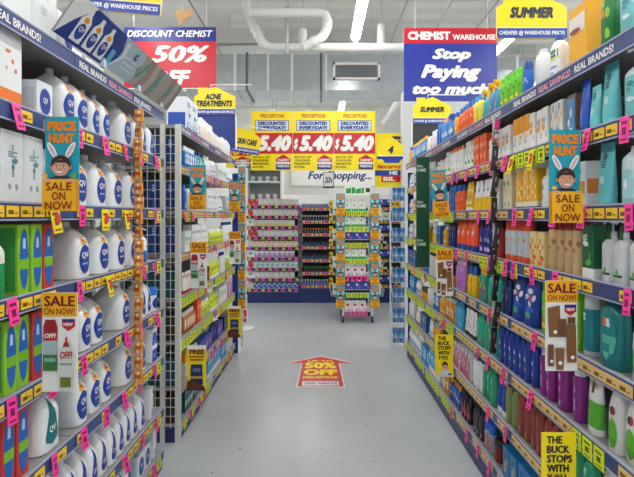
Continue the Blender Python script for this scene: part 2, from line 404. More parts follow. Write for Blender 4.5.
def bay(label, side, y0, y1, H, styles, group, D=.46, mesh_end=None, back=True, loc=None, zones=()):
    W = y1 - y0
    if loc is None: loc = (side * .93, (y0 + y1) / 2, 0)
    rz = {1: -PI / 2, -1: PI / 2, 0: 0}[side]
    root = thing('shelving_bay', label, 'shelving', loc, rz, group)
    key = (round(W, 3), H[0], D)
    top = H[0] + .04
    if key not in BAYM:
        d = {}
        b = MB(); b.box(-W / 2, W / 2, D - .02, D, .1, top, BACKM if side else mat('34343c', .5)); d['back_panel'] = b.mesh('back_panel')
        b = MB(); b.box(-.02, .02, D - .055, D - .022, 0, top, POST); d['upright'] = b.mesh('upright')
        b = MB(); b.box(-W / 2, W / 2, .012, .03, 0, H[-1] - .026, KICK); d['kick_plate'] = b.mesh('kick_plate')
        b = MB(); b.box(-W / 2 + .002, W / 2 - .002, .004, D - .03, -.022, 0, SHELFM); d['shelf'] = b.mesh('shelf')
        b = MB(); b.box(-W / 2 + .002, W / 2 - .002, -.0005, .0035, -.046, .002, RAILM if side else mat('151c48', .4)); b.box(-W / 2 + .002, W / 2 - .002, -.002, .003, .0025, .008, LIPM); b.box(-W / 2 + .002, W / 2 - .002, -.002, .003, -.051, -.0465, LIPM); d['price_rail'] = b.mesh('price_rail')
        BAYM[key] = d
    d = BAYM[key]
    if back: link('back_panel', d['back_panel'], root)
    for s in (-1, 1): link('upright', d['upright'], root, (s * (W / 2 - .022), 0, 0))
    link('kick_plate', d['kick_plate'], root)
    for i, z in enumerate(H):
        sh = link('shelf', d['shelf'], root, (0, 0, z)); link('price_rail', d['price_rail'], sh)
        br = MB()
        st = styles[i] if not isinstance(styles, str) else styles
        if st == 'brand':
            tx = MB(); x = -W / 2 + .03
            for body, ln, m in (('REAL BRANDS!', .21, WHT), ('REAL SAVINGS!', .23, mat('f2a6b8'))) * 2:
                if x + ln < W / 2: add_text(tx, body, lambda a, b_, x=x, ln=ln: (x + a * ln, -.0015, -.037 + b_ * .028), m, 0, .03)
                x += ln + .025
            tx.build('lettering', sh); continue
        if st == 'bare': continue
        x = -W / 2 + .04; n = 0
        while x < W / 2 - .03:
            r = R.random()
            if any(k == i and a_ <= x <= b_ for k, a_, b_ in zones): link('price_tag', tag_mesh('lime'), sh, (x, -.0005, 0))
            elif st == 'yellow' and r < .72: link('price_tag', tag_mesh('yellow'), sh, (x, 0, 0))
            elif st == 'tan' and r < .95: link('price_tag', tag_mesh('tan'), sh, (x, 0, 0))
            elif st == 'lime': link('price_tag', tag_mesh('lime' if r < .8 else 'tan'), sh, (x, -.0005, 0))
            elif st == 'mix': link('price_tag', tag_mesh('lime' if r < .35 else 'tan'), sh, (x, -.0005, 0))
            n += 1
            pk = {'yellow': .4, 'tan': .30, 'lime': .06, 'mix': .3}[st]
            if n % 3 == 1 and R.random() < pk * 2.2 and pk:
                t = link('sale_tag', tag_mesh('pink' if R.random() < .85 or st != 'yellow' else 'hot'), sh, (x + R.uniform(-.02, .02), -.003, 0)); t.rotation_euler = (R.uniform(-.25, 0), R.uniform(-.12, .12), R.uniform(-.15, .15))
            x += .062
    if mesh_end:
        m = MB(); s = mesh_end   # wire grid closing one end
        for k in range(9):
            y = .01 + (D - .05) * k / 8; m.box(s * (W / 2 + .006), s * (W / 2 + .010), y - .0017, y + .0017, .1, H[0] - .03, POST)
        z = .12
        while z < H[0] - .03: m.box(s * (W / 2 + .010), s * (W / 2 + .014), 0, D - .04, z - .0017, z + .0017, POST); z += .06
        m.build('wire_mesh', root)
        f = MB(); f.box(s * (W / 2 + .002) - .012, s * (W / 2 + .002) + .012, .10, .13, 0, top - .04, POST); f.build('middle_post', root)
        f = MB(); f.box(s * (W / 2 + .002) - .014, s * (W / 2 + .002) + .014, -.004, .03, 0, top - .04, POST); f.build('front_post', root)
        k2 = MB(); k2.box(s * (W / 2) - .003, s * (W / 2) + .003, .012, D, 0, .1, KICK); k2.build('end_kick', root)
    return root
RB = [4.65, 3.80, 2.94, 2.09, 1.24]
for i in range(4):
    st = [['brand'] + ['mix', 'lime', 'lime', 'lime', 'lime', 'lime', 'lime'], ['brand'] + ['mix', 'lime', 'lime', 'lime', 'lime', 'lime', 'lime'], ['brand', 'tan', 'tan', 'tan', 'tan', 'tan', 'tan', 'tan'], ['brand', 'yellow', 'yellow', 'yellow', 'tan', 'tan', 'tan', 'tan']][i]
    bay('grey shelving bay of the right side, %s bay counted from the far end' % ORD[i], 1, RB[i + 1], RB[i], HR, st, 'right shelving bays', zones=((), (), ((3, .02, .43),), ((1, -.43, -.1), (5, .07, .26), (3, -.43, -.36)))[i])
bay('grey shelving bay of the front left side, near the camera', -1, .70, 1.63, HL, ['brand'] + ['yellow'] * 7, 'left shelving bays')
bay('grey shelving bay of the front left side, far half beside the gap', -1, 1.63, 2.56, HL, ['brand'] + ['yellow'] * 7, 'left shelving bays', zones=[(k, .36, .47) for k in range(1, 8)])
bay('shelving bay closed by white wire mesh at its end, rear left side', -1, 2.86, 3.79, HL, ['brand', 'tan', 'mix', 'tan', 'lime', 'lime', 'tan', 'mix'], 'left shelving bays', mesh_end=-1)
bay('shelving bay of the rear left side at the far end, blue post beyond', -1, 3.79, 4.72, HL, ['brand', 'tan', 'mix', 'tan', 'lime', 'lime', 'tan', 'mix'], 'left shelving bays')
# ------------------------------------------------------------------ products (front = -Y, origin at the base centre)
def sgn(x): return -1 if x < 0 else 1
def ring(w, d, z, e, n=16, cy=0):
    out = []
    for k in range(n):
        a = 2 * PI * (k + .5) / n; c = math.cos(a); s = math.sin(a)
        out.append((w / 2 * sgn(c) * abs(c) ** (2 / e), cy + d / 2 * sgn(s) * abs(s) ** (2 / e), z))
    return out
def rrect(w, d, z, b):
    x = w / 2; y = d / 2
    return [(x - b, -y, z), (x, -y + b, z), (x, y - b, z), (x - b, y, z), (-x + b, y, z), (-x, y - b, z), (-x, -y + b, z), (-x + b, -y, z)]

def hash_(t): return sum((i + 1) * ord(c) for i, c in enumerate(t))
class Body:
    """a body swept through scaled rings; knows where its front surface is"""
    def __init__(s, w, d, e, prof): s.w, s.d, s.e, s.prof = w, d, e, prof
    def at(s, z):
        p = s.prof
        for (z0, a0, b0), (z1, a1, b1) in zip(p, p[1:]):
            if z0 <= z <= z1 and z1 > z0:
                t = (z - z0) / (z1 - z0); return a0 + (a1 - a0) * t, b0 + (b1 - b0) * t
        return p[-1][1:]
    def front(s, t, z, off):
        a, b = s.at(z); t = max(-.985, min(.985, t))
        x = s.w / 2 * a * t
        return (x, -(s.d / 2 * b * (1 - abs(t) ** s.e) ** (1 / s.e) + off), z)
    def mesh(s, name, hexes, rough, n=16):
        m = MB(); bands = hexes if isinstance(hexes, list) else [(1, hexes)]
        H = s.prof[-1][0]; prof = []
        cuts = [f * H for f, _ in bands[:-1]]
        zs = sorted(set([p[0] for p in s.prof] + cuts))
        for z in zs:
            same = [p for p in s.prof if abs(p[0] - z) < 1e-9]
            prof += same if same else [(z,) + tuple(s.at(z))]
        ml = []
        for (z0, *_), (z1, *_) in zip(prof, prof[1:]):
            f = (z0 + z1) / 2 / H; ml.append(mat(next(h for q, h in bands if f <= q + 1e-6), rough))
        m.loft([ring(s.w * a, s.d * b, z, s.e, n) for z, a, b in prof], None, mlist=ml)
        return m.mesh(name)
def label_mesh(B, z0, z1, fw, shape, rows, pal, text=None, tcol='ffffff', box=None):
    """a printed label lying on the front of a body; ROWS are drawn top to bottom with the letters of PAL"""
    P = dict(p.split('=') for p in pal.split()); m = MB()
    nr = len(rows); fine = 12 if shape != 'rect' else nr
    sub = max(1, round(fine / nr)) if shape != 'rect' else 1
    tot = nr * sub; nc = len(rows[0]); cs = max(1, math.ceil(5 / nc)); C = nc * cs
    def wd(v):
        if shape == 'rect': return fw
        if shape == 'oval': return fw * math.sqrt(max(0, 1 - (2 * v - 1) ** 2)) + .002
        if shape == 'drop': return fw * (math.sin(PI * min(1, v * .5 + .5)) if v > 1 else (max(0, 1 - v) ** .75 * 1.15 * min(1, v / .12 + .15) if v > .0 else .1)) * .95 + .004
    pt = lambda u, v, off: (box(u, z0 + (z1 - z0) * v, off) if box else B.front(u, z0 + (z1 - z0) * v, off))
    flat = ''.join(rows); base = max(set(flat), key=flat.count)
    def cell(a, b, v0, v1, hx, off):
        m.face([pt(a * wd(v0), v0, off), pt(b * wd(v0), v0, off), pt(b * wd(v1), v1, off), pt(a * wd(v1), v1, off)], mat(hx, .4))
    if shape != 'rect' or '.' in flat:
        for r in range(tot):
            v1 = 1 - r / tot; v0 = 1 - (r + 1) / tot; row = rows[r // sub]
            for c in range(C):
                if row[c // cs] != '.': cell(-1 + 2 * c / C, -1 + 2 * (c + 1) / C, v0, v1, P[row[c // cs]], .0009)
    else:
        rr = random.Random(hash_(flat)); C2 = 4 if box is None else 1
        for c in range(C2): cell(-1 + 2 * c / C2, -1 + 2 * (c + 1) / C2, 0, 1, P[base], .0007)
        for r, row in enumerate(rows):
            v1 = 1 - r / nr; v0 = 1 - (r + 1) / nr; c = 0
            while c < nc:
                e = c
                while e + 1 < nc and row[e + 1] == row[c]: e += 1
                if row[c] != base:
                    a = -1 + 2 * c / nc; b = -1 + 2 * (e + 1) / nc; k = rr.random(); hx = P[row[c]]
                    if e - c + 1 == nc:
                        for q in range(C2): cell(-1 + 2 * q / C2, -1 + 2 * (q + 1) / C2, v0, v1, hx, .0011)
                    elif k < .55 and (b - a) * fw < 1.4:
                        cu = (a + b) / 2; cv = (v0 + v1) / 2; ru = (b - a) / 2 * .92; rv = (v1 - v0) / 2 * rr.uniform(.8, 1.15); sk = rr.uniform(-.3, .3)
                        m.face([pt((cu + ru * math.cos(t) + sk * ru * math.sin(t)) * fw, min(1, max(0, cv + rv * math.sin(t))), .0013) for t in [2 * PI * q / 12 for q in range(12)]], mat(hx, .4))
                    else:
                        nl = 3; hh = (v1 - v0) / nl
                        for q in range(nl):
                            x1 = b - (b - a) * rr.uniform(0, .45); cell(a + .04, x1, v0 + hh * (q + .2), v0 + hh * (q + .8), hx, .0013)
                c = e + 1
    for body, u0, u1, va, vb in text or ():
        add_text(m, body, lambda a, b: pt(u0 + (u1 - u0) * a, va + (vb - va) * b, .0018), mat(tcol, .4), 0, .02)
    return m.mesh('label')

PROTO = {}
def make(key):
    """one item of each kind, with its cap, pump and label as parts"""
    if key in PROTO: return PROTO[key]
    K = KINDS[key]; arch, w, d, h, body, cap = K['a'], K['w'], K['d'], K['h'], K['b'], K.get('c')
    parts = []; name = K['n']; rough = K.get('r', .32)
    box = None; B = None
    if arch == 'carton':
        m = MB(); bands = body if isinstance(body, list) else [(1, body)]
        zs = [0] + [f * h for f, _ in bands]; b = .0025
        rings = []; ml = []
        for (z0, z1, (_, hx)) in zip(zs, zs[1:], bands):
            rings.append(rrect(w, d, z0, b)); rings.append(rrect(w, d, z1, b)); ml += [mat(hx, .45), mat(hx, .45)]
        m.loft(rings, None, smooth=False, mlist=ml[:-1]); root = link(name, m.mesh(name))
        box = lambda u, z, off: (w / 2 * u * .98, -(d / 2 + off), z)
        if K.get('side'):
            s0, s1, hx = K['side']; m = MB()
            for s in ((1,) if key in ('yellowbig', 'whiteorjar', 'bluecirc', 'meshblue', 'meshteal', 'meshdark') else (-1,)): m.face([(s * (w / 2 + .0007), -d * .42, h * s0), (s * (w / 2 + .0007), d * .42, h * s0), (s * (w / 2 + .0007), d * .42, h * s1), (s * (w / 2 + .0007), -d * .42, h * s1)], mat(hx, .45))
            parts.append(('side_print', m.mesh('side_print')))
    elif arch in ('bottle', 'pump', 'trigger', 'can', 'jar', 'jug'):
        e = K.get('e', {'can': 2, 'jar': 2, 'jug': 4.2}.get(arch, 2.6)); ch = K.get('ch', {'can': .18, 'jar': .3, 'pump': .24, 'trigger': .26, 'jug': .10}.get(arch, .2)) * h
        hb = h - ch; sh = K.get('sh', {'can': .04, 'jar': .05, 'jug': .38, 'trigger': .35}.get(arch, .18)); cw = K.get('cw', {'can': .9, 'jar': 1.0, 'jug': .3, 'pump': .42, 'trigger': .38}.get(arch, .55))
        q = min(w, d); cr = q * cw / 2
        prof = [(0, .93, .93), (hb * .02, 1, 1), (hb * (1 - sh), 1, 1)]
        for t in (.3, .55, .8, 1.0):
            k = math.cos(t * PI / 2) if arch != 'jug' else 1 - t ** 1.8
            prof.append((hb * (1 - sh) + hb * sh * t, cr * 2 / w + (1 - cr * 2 / w) * k, cr * 2 / d + (1 - cr * 2 / d) * k))
        B = Body(w, d, e, prof); root = link(name, B.mesh(name, body, rough))
        cm = MB(); r = cr * 1.06; z = hb - .001; hc = cap or 'ffffff'
        if arch == 'pump':
            cm.lathe([(r, z), (r, z + ch * .30), (r * .55, z + ch * .36), (r * .3, z + ch * .42), (r * .3, z + ch * .74), (r * .75, z + ch * .78), (r * .75, z + ch * .97), (r * .4, z + ch)], hc, 12)
            cm.tube([(0, 0, z + ch * .88), (0, -w * .3, z + ch * .88), (0, -w * .48, z + ch * .74)], r * .26, hc, 8); parts.append(('pump', cm.mesh('pump')))
        elif arch == 'trigger':
            cm.lathe([(r, z), (r, z + ch * .35), (r * .6, z + ch * .5)], hc, 12)
            cm.loft([ring(w * .36, d * .62, z + ch * .45, 3, 12, -.0), ring(w * .4, d * .8, z + ch * .65, 3, 12, -d * .1), ring(w * .4, d * 1.0, z + ch * .9, 3, 12, -d * .16), ring(w * .34, d * .9, z + ch, 3, 12, -d * .14)], hc)
            cm.tube([(0, -d * .5, z + ch * .7), (0, -d * .56, z + ch * .4), (0, -d * .46, z + ch * .12)], .005, K.get('c2', hc), 6); parts.append(('trigger_head', cm.mesh('trigger_head')))
        elif arch == 'can':
            cm.lathe([(r, z), (r, z + ch * .7), (r * .85, z + ch * .93), (r * .4, z + ch)], hc, 14); parts.append(('cap', cm.mesh('cap')))
        elif arch == 'jar':
            cm.lathe([(r * 1.0, z), (r * 1.03, z + .002), (r * 1.03, z + ch * .92), (r * .96, z + ch)], hc, 16); parts.append(('lid', cm.mesh('lid')))
        else:
            cm.lathe([(r, z), (r, z + ch * .9), (r * .86, z + ch)], hc, 12); parts.append(('cap', cm.mesh('cap')))
    elif arch == 'tube':
        ch = K.get('ch', .16) * h; prof = [(ch * .9, .96, .96), (ch * 1.15, 1, 1), (h * .55, 1.0, .72), (h * .93, 1.0, .12), (h * .935, 1.0, .06), (h, 1.0, .05)]
        B = Body(w, d, 2.2, prof); root = link(name, B.mesh(name, body, rough))
        cm = MB(); cm.loft([ring(w * .9, d * .9, 0, 2.2), ring(w * .94, d * .94, .003, 2.2), ring(w * .94, d * .94, ch * .88, 2.2), ring(w * .9, d * .9, ch, 2.2)], cap or 'ffffff'); parts.append(('cap', cm.mesh('cap')))
    elif arch == 'pouch':
        prof = [(0, .94, .9), (h * .03, 1, 1), (h * .5, .98, .85), (h * .9, .97, .2), (h * .93, 1, .07), (h, 1, .05)]
        B = Body(w, d, 3, prof); root = link(name, B.mesh(name, body, rough))
    for L in (K.get('l') or ()):
        z0, z1, fw, shape, rows, pal = L[:6]; tx = L[6] if len(L) > 6 else None; tc = L[7] if len(L) > 7 else 'ffffff'
        parts.append(('label', label_mesh(B, z0 * h, z1 * h, fw, shape, rows, pal, tx, tc, box)))
    for nm, me in parts: link(nm, me, root)
    root.hide_render = False
    PROTO[key] = [root, False]
    return PROTO[key]
def put(key, loc, rz, label, group=None):
    p = make(key)
    if p[1]: o = copy_tree(p[0])
    else: o = p[0]; p[1] = True
    o.location = loc; o.rotation_euler = (0, 0, rz)
    K = KINDS[key]; tag(o, label, K['k'], group)
    return o

KINDS = {}
WF = 1
def kind(key, desc, name, cat, a, w, d, h, b, c=None, l=None, **kw):
    KINDS[key] = dict(desc=desc, n=name, k=cat, a=a, w=w * WF, d=d * (1 if WF == 1 else .92), h=h, b=b, c=c, l=l, **kw)
def bottle(key, desc, w, d, h, b, c, l=None, a='bottle', **kw):
    nm_ = kw.pop('nm', None)
    kind(key, desc, nm_ or {'pump': 'pump_bottle', 'trigger': 'spray_bottle', 'can': 'spray_can', 'jug': 'lotion_bottle', 'jar': 'cream_jar', 'tube': 'squeeze_tube', 'bottle': 'bottle'}[a],
         {'can': 'can', 'jar': 'jar', 'tube': 'tube'}.get(a, 'bottle'), a, w, d, h, b, c, l, **kw)
def carton(key, desc, w, d, h, b, l=None, n='carton', **kw): kind(key, desc, n, 'box', 'carton', w, d, h, b, None, l, **kw)

# -- left side
QVL = [(.08, .60, .78, 'oval', ['bbb'], 'b=1b3f9c', [('QV', -.4, .4, .50, .74), ('BATH', -.3, .3, .32, .38)]),
       (.60, .73, .45, 'rect', ['.a.', 'aba', 'aaa'], 'a=f5a11c b=2b57b0')]
bottle('qv', 'white lotion bottle, blue oval label', .088, .165, .225, 'e9ebee', 'd5d8dc', QVL, 'jug')
bottle('qvb', 'big white lotion bottle, blue oval', .115, .165, .232, 'e6e8eb', 'd5d8dc', [(z_[0], z_[1], z_[2] * .8) + z_[3:] for z_ in QVL], 'jug')
bottle('qvs', 'slim white lotion bottle, blue oval', .068, .13, .205, 'e9ebee', 'd5d8dc', QVL, 'jug')
bottle('qvd', 'white lotion bottle, dark-blue drop label', .075, .11, .20, 'e9ebee', 'd5d8dc', [(.08, .78, .6, 'drop', ['bbb'], 'b=1b3f9c', [('QV', -.3, .3, .22, .38)])], 'jug')
bottle('qvt', 'large white bottle, teal drop label', .12, .15, .235, 'e9ebee', 'd5d8dc', [(.10, .80, .6, 'drop', ['bbb'], 'b=12707c', [('QV', -.28, .28, .24, .40)])], 'jug')
bottle('qvpump', 'white pump bottle, blue lower half', .065, .065, .19, [(.45, '2f6fd0'), (1, 'eceef0')], 'f2f2f2', [(.35, .6, .7, 'rect', ['aaa', 'aba', 'aaa'], 'a=f2f4f6 b=e28a5a')], 'pump')
carton('bigwhite', 'tall white carton, faint print', .13, .16, .24, 'dfe3e6', [(.2, .8, .8, 'rect', ['aaaa', 'abba', 'aaaa', 'acca', 'aaaa'], 'a=dfe3e6 b=9fb2c2 c=b9c4cc')])
carton('orangeblock', 'white carton, orange lower corner', .10, .12, .235, [(.22, 'ee7a2a'), (1, 'e6e8ea')], [(.4, .8, .8, 'rect', ['aaaaaa', 'abbaaa', 'aaaaaa', 'aaabaa', 'aaaaaa', 'abaaba', 'aaaaaa'], 'a=e6e8ea b=d77a48')])
carton('clearbox', 'low white carton, blue oval end', .085, .13, .125, 'dde4ea', [(.1, .85, .7, 'oval', ['bbb'], 'b=1b3f9c', [('QV', -.3, .3, .4, .65)])], side=(.2, .8, 'c6d2dc'))
carton('leg', 'white carton, slate figure print', .095, .12, .225, 'dfe3e6', [(.1, .9, .8, 'rect', ['aaaaa', 'aabaa', 'abbba', 'aabba', 'aabaa', 'aabaa', 'aaaaa', 'acaca', 'aaaaa'], 'a=dfe3e6 b=5f8794 c=8aa0ac')], side=(.08, .28, '8aa0ac'))
bottle('greytall', 'grey-white bottle, blue base', .06, .07, .2, [(.42, '2a55b8'), (1, 'c9ced4')], 'd5d8dc', None)
carton('insole', 'green insole box, blue foot shape', .052, .12, .225, '8fc62e', [(.06, .95, .8, 'oval', ['bbb', 'bcb', 'bbb', 'aaa', 'bbb', 'bbb'], 'b=1c62b8 a=79b82a c=b9d4ee')], n='insole_box', side=(.05, .95, '3f9e46'))
carton('insoler', 'red-edged insole box, blue foot shape', .052, .12, .225, [(.97, 'd23a3a'), (1, 'c22a2a')], [(.04, .96, .86, 'oval', ['bbb', 'bcb', 'bbb', 'aaa', 'bbb', 'bbb'], 'b=1c62b8 a=79b82a c=b9d4ee')], n='insole_box', side=(.05, .95, '8fc62e'))
carton('qvbox', 'small white carton, blue swoosh front', .075, .09, .15, 'e6eaee', [(.04, .96, .95, 'rect', ['aabb', 'abbb', 'abcb', 'bbcb', 'bbbb'], 'a=e6eaee b=1f4fb4 c=dfe8f4')])
carton('bluepack', 'blue and white carton, splash print', .07, .1, .19, 'eef0f2', [(.0, 1, .98, 'rect', ['aaaaa', 'abbba', 'bbbbb', 'bbabb', 'aaaaa', 'bbbbb', 'bbcbb', 'bbbbb'], 'a=eef0f2 b=1f56c0 c=d0ddf0')])
bottle('wipes', 'white tub, bright-blue lid', .085, .085, .135, 'eceef0', '2f79dc', [(.1, .6, .7, 'oval', ['bbb'], 'b=1b3f9c')], 'jar')
bottle('greenedge', 'green and white bottle, pale cap', .06, .06, .21, [(.65, '1f9a56'), (1, 'e8ece8')], 'e8ece8', None)
carton('duo', 'white carton, navy side stripe', .055, .09, .17, 'e3e7eb', [(.05, .95, .9, 'rect', ['aab', 'aab', 'aab', 'abb'], 'a=e3e7eb b=1b3f9c')])
# rear left
WF = .84
carton('nappy', 'large blue and white pack', .15, .16, .25, 'e8edf4', [(.0, 1, .98, 'rect', ['aaaaa', 'bbbba', 'aacaa', 'abbca', 'abaca', 'bbaba', 'bbbbb'], 'a=e8edf4 b=2452b8 c=58a0d8')], side=(.15, .55, '2452b8'), n='packet')
bottle('worange', 'white bottle, orange front', .075, .075, .2, 'eceae8', 'f2f2f0', [(.15, .75, .8, 'rect', ['abb', 'bbc', 'bcb', 'abb'], 'a=eceae8 b=ee7e3c c=d8482a')])
bottle('wplain', 'white bottle, pale grey label', .07, .07, .18, 'eeeeec', 'e2e4e4', [(.2, .7, .8, 'rect', ['aaa', 'aba', 'aaa', 'cca'], 'a=e2e8ea b=3b6f8c c=8fc0a0')])
bottle('bluebot', 'blue bottle, white label band', .055, .055, .17, '2b78c8', 'e8eef4', [(.25, .65, .85, 'rect', ['aaa', 'bab', 'aaa'], 'a=dfeaf4 b=2452a8')])
bottle('tealbot', 'teal bottle, dark cap', .055, .055, .18, '2496a8', '14306c', [(.2, .6, .85, 'rect', ['bab', 'aaa', 'bab'], 'a=bfe4ea b=1a6f8a')])
bottle('lilacbot', 'pale lilac bottle, white cap', .055, .055, .16, 'c9bfdc', 'f0f0f0', [(.2, .6, .85, 'rect', ['aaa', 'bba', 'aaa'], 'a=eeeaf4 b=6a50a0')])
carton('wcart', 'narrow white carton, navy lettering', .055, .08, .19, 'eceff1', [(.08, .92, .85, 'rect', ['aaa', 'bba', 'aaa', 'aac', 'aaa', 'bab'], 'a=eceff1 b=23407e c=6fb5c4')])
carton('wcart2', 'white carton, grey-green panel', .07, .08, .15, 'e8ecea', [(.1, .9, .9, 'rect', ['aaa', 'bbb', 'aca', 'aaa'], 'a=e8ecea b=8fb8a8 c=39605a')])
bottle('limebot', 'lime-yellow bottle, white cap', .05, .05, .14, 'c8d82a', 'f0f0ea', [(.2, .7, .8, 'rect', ['aba', 'bbb', 'aba'], 'a=e4ea8a b=7a9a1a')])
bottle('ltub', 'yellow-green squeeze tube, white cap', .055, .04, .15, 'd4dc30', 'f4f4f0', [(.3, .8, .75, 'rect', ['aa', 'bb', 'aa'], 'a=d4dc30 b=8ea020')], 'tube')
bottle('redwhite', 'white tube, red lettering, red cap', .055, .04, .15, 'efecea', 'c8322c', [(.3, .85, .75, 'rect', ['bb', 'ab', 'bb', 'aa'], 'a=efecea b=c84a38')], 'tube')
bottle('amber', 'amber bottle, white cap', .055, .055, .15, 'b4622a', 'f0eee8', [(.2, .65, .85, 'rect', ['aba', 'aaa', 'bab'], 'a=f0e2c8 b=c84a20')])
carton('violet', 'blue and violet carton', .06, .06, .13, '3a4fae', [(.1, .9, .9, 'rect', ['aab', 'bcb', 'aab'], 'a=3a4fae b=8a5ac0 c=e8e8f0')])
carton('blackbox', 'black carton, green and white print', .06, .07, .14, '1e2226', [(.1, .9, .9, 'rect', ['aba', 'aca', 'aba'], 'a=1e2226 b=e0e4e0 c=3aa05a')])
carton('aqua', 'light-blue carton, white splash', .07, .08, .15, '3f9ad8', [(.05, .95, .9, 'rect', ['aab', 'abb', 'bba', 'aac'], 'a=3f9ad8 b=e4f0f8 c=1b4aa0')])
carton('darkteal', 'dark-teal carton, pale stripes', .06, .08, .16, '17525e', [(.1, .9, .9, 'rect', ['aba', 'aaa', 'bbb', 'aca'], 'a=17525e b=9fd0d4 c=e8a83a')])
bottle('brownjar', 'brown jar, black lid', .065, .065, .085, '7a3a1c', '1c1a1a', [(.15, .65, .85, 'rect', ['aba', 'aaa'], 'a=d8b070 b=7a2a14')], 'jar')
carton('cyanbig', 'sky-blue carton, white lower band', .09, .1, .19, [(.25, 'e8eef2'), (1, '49a6e0')], [(.3, .95, .9, 'rect', ['aaa', 'bba', 'aba', 'aac'], 'a=49a6e0 b=e6f2fa c=1d55b0')])
# behind the wire mesh
carton('meshblue', 'deep-blue carton behind wire mesh', .10, .12, .2, '1d3f86', [(.1, .9, .9, 'rect', ['aba', 'aaa', 'aca'], 'a=1d3f86 b=9fb8e0 c=3f6ab8')], side=(.15, .5, '4a74c0'))
carton('meshteal', 'dark-teal carton behind wire mesh', .10, .12, .19, '155060', None, side=(.2, .8, '1f7a80'))
carton('meshdark', 'brown-black carton behind wire mesh', .10, .12, .17, '3a2f2a', None, side=(.3, .7, 'c8a050'))
# -- right side
bottle('bigpump', 'large clear pump bottle, aqua gel', .11, .085, .225, [(.55, '7fcfd4'), (1, 'cfe2e6')], 'e9eef0', [(.25, .6, .75, 'rect', ['aaaa', 'abba', 'abba', 'aaaa', 'acca'], 'a=74c8d0 b=2a8a98 c=d8eef0')], 'pump')
bottle('greencosm', 'dark-green bottle, leafy label', .07, .06, .23, '1f7a3c', '8cc63e', [(.15, .75, .8, 'rect', ['aba', 'bcb', 'aaa', 'bab'], 'a=1f7a3c b=8cc63e c=e88a2a')])
carton('yellowbig', 'large golden-yellow carton, white panel', .13, .11, .22, 'f0ac14', [(.55, .85, .9, 'rect', ['aaaa', 'aaaa', 'bbba'], 'a=e6dcd6 b=8a3a28')], side=(.03, .10, '8a2f1c'))
bottle('ceta', 'big white bottle, blue pump cap', .08, .065, .185, 'eef0f1', '1f55b8', [(.44, .66, .84, 'rect', ['gggg', 'bbbb', 'bbbb', 'yyyy'], 'g=58b04a b=14408c y=cfdc3a', [('Cetaphil', -.75, .75, .4, .66)]), (.12, .36, .7, 'rect', ['aaaa', 'bbbb', 'aaaa', 'abba'], 'a=eef0f1 b=6fa8d8')], ch=.14)
bottle('whiteplain', 'tall plain white bottle', .075, .065, .18, 'e6e8ea', 'e0e2e4', None, ch=.1)
bottle('limecan', 'lime-green spray can', .058, .058, .17, '6fd01e', '5cc414', [(.18, .72, .9, 'rect', ['aaaa', 'abba', 'bccb', 'aaaa', 'abca', 'yyyy'], 'a=6fd01e b=2f9a2a c=d8482a y=f0dc2a')], 'can', ch=.2)
bottle('bluecan', 'blue spray can', .055, .055, .165, '2566c4', '17479a', [(.2, .7, .9, 'rect', ['aaa', 'bab', 'aaa'], 'a=2566c4 b=bcd6f2')], 'can', ch=.25)
bottle('yelspray', 'blue kids spray, yellow trigger', .07, .055, .19, '2a9ac8', 'f4b81c', [(.1, .6, .85, 'rect', ['abca', 'bbca', 'abya', 'acca'], 'a=2a9ac8 b=24407e c=e85a8a y=f2d22a')], 'trigger')
bottle('tealspray', 'teal spray bottle, yellow trigger', .07, .055, .18, '2fb0b4', 'f0c01c', [(.1, .6, .85, 'rect', ['aca', 'bca', 'aba'], 'a=2fb0b4 b=6a3a8e c=f0d83a')], 'trigger')
bottle('yellowbot', 'lemon-yellow bottle, teal cap', .06, .05, .18, 'f2e04a', '2a9ac8', [(.1, .6, .8, 'rect', ['aba', 'aca'], 'a=f2e04a b=2a7ac0 c=e85a2a')])
bottle('orangeblue', 'orange bottle, blue cap', .065, .05, .185, 'f2641e', '2468c0', [(.12, .66, .85, 'rect', ['aaa', 'bba', 'aca', 'aaa'], 'a=f2641e b=fbe2c8 c=d23a1a')], ch=.22)
bottle('bluespray', 'blue bottle, blue trigger head', .065, .05, .19, '2f80d0', '1d56b4', [(.12, .6, .8, 'rect', ['aba', 'bbb', 'aaa'], 'a=2f80d0 b=d4e6f6')], 'trigger')
bottle('yelorange', 'amber-yellow bottle, blue cap', .06, .05, .18, 'f4a81c', '1d4aa8', [(.12, .6, .8, 'rect', ['aba', 'bcb', 'aaa'], 'a=f4a81c b=fbe28a c=c85a1a')])
bottle('blueyel', 'blue bottle, yellow cap', .06, .05, .18, '2f78cc', 'f6b81c', [(.12, .66, .85, 'rect', ['aba', 'bbb', 'aca'], 'a=2f78cc b=d2e4f4 c=1d4aa8')], ch=.16)
bottle('orangecapblue', 'sky-blue bottle, orange cap', .08, .06, .2, '3f8ad8', 'f29a3a', [(.12, .6, .8, 'rect', ['aba', 'bbb', 'aaa'], 'a=3f8ad8 b=cfe2f4')], ch=.14)
bottle('whitepink', 'white bottle, peach label', .055, .045, .17, 'ecebee', 'e6e8ea', [(.15, .7, .8, 'rect', ['aba', 'aaa', 'bca'], 'a=ecebee b=e8b49a c=5a78b8')])
bottle('tealtube', 'tall aqua tube, dark print', .085, .05, .215, '66c8ce', '66c8ce', [(.35, .85, .7, 'rect', ['abba', 'abba', 'aaaa', 'acca'], 'a=66c8ce b=1d6a7a c=bfe6ea')], 'tube')
bottle('tealtube2', 'short aqua tube, dark print', .06, .045, .16, '70ccd0', '66c8ce', [(.35, .85, .7, 'rect', ['abba', 'aaaa', 'acca'], 'a=70ccd0 b=1d6a7a c=bfe6ea')], 'tube')
bottle('bluetube', 'deep-blue tube', .055, .045, .2, '1f58c8', '1a469e', [(.3, .85, .7, 'rect', ['aba', 'aaa', 'aba'], 'a=1f58c8 b=5f9ae8')], 'tube')
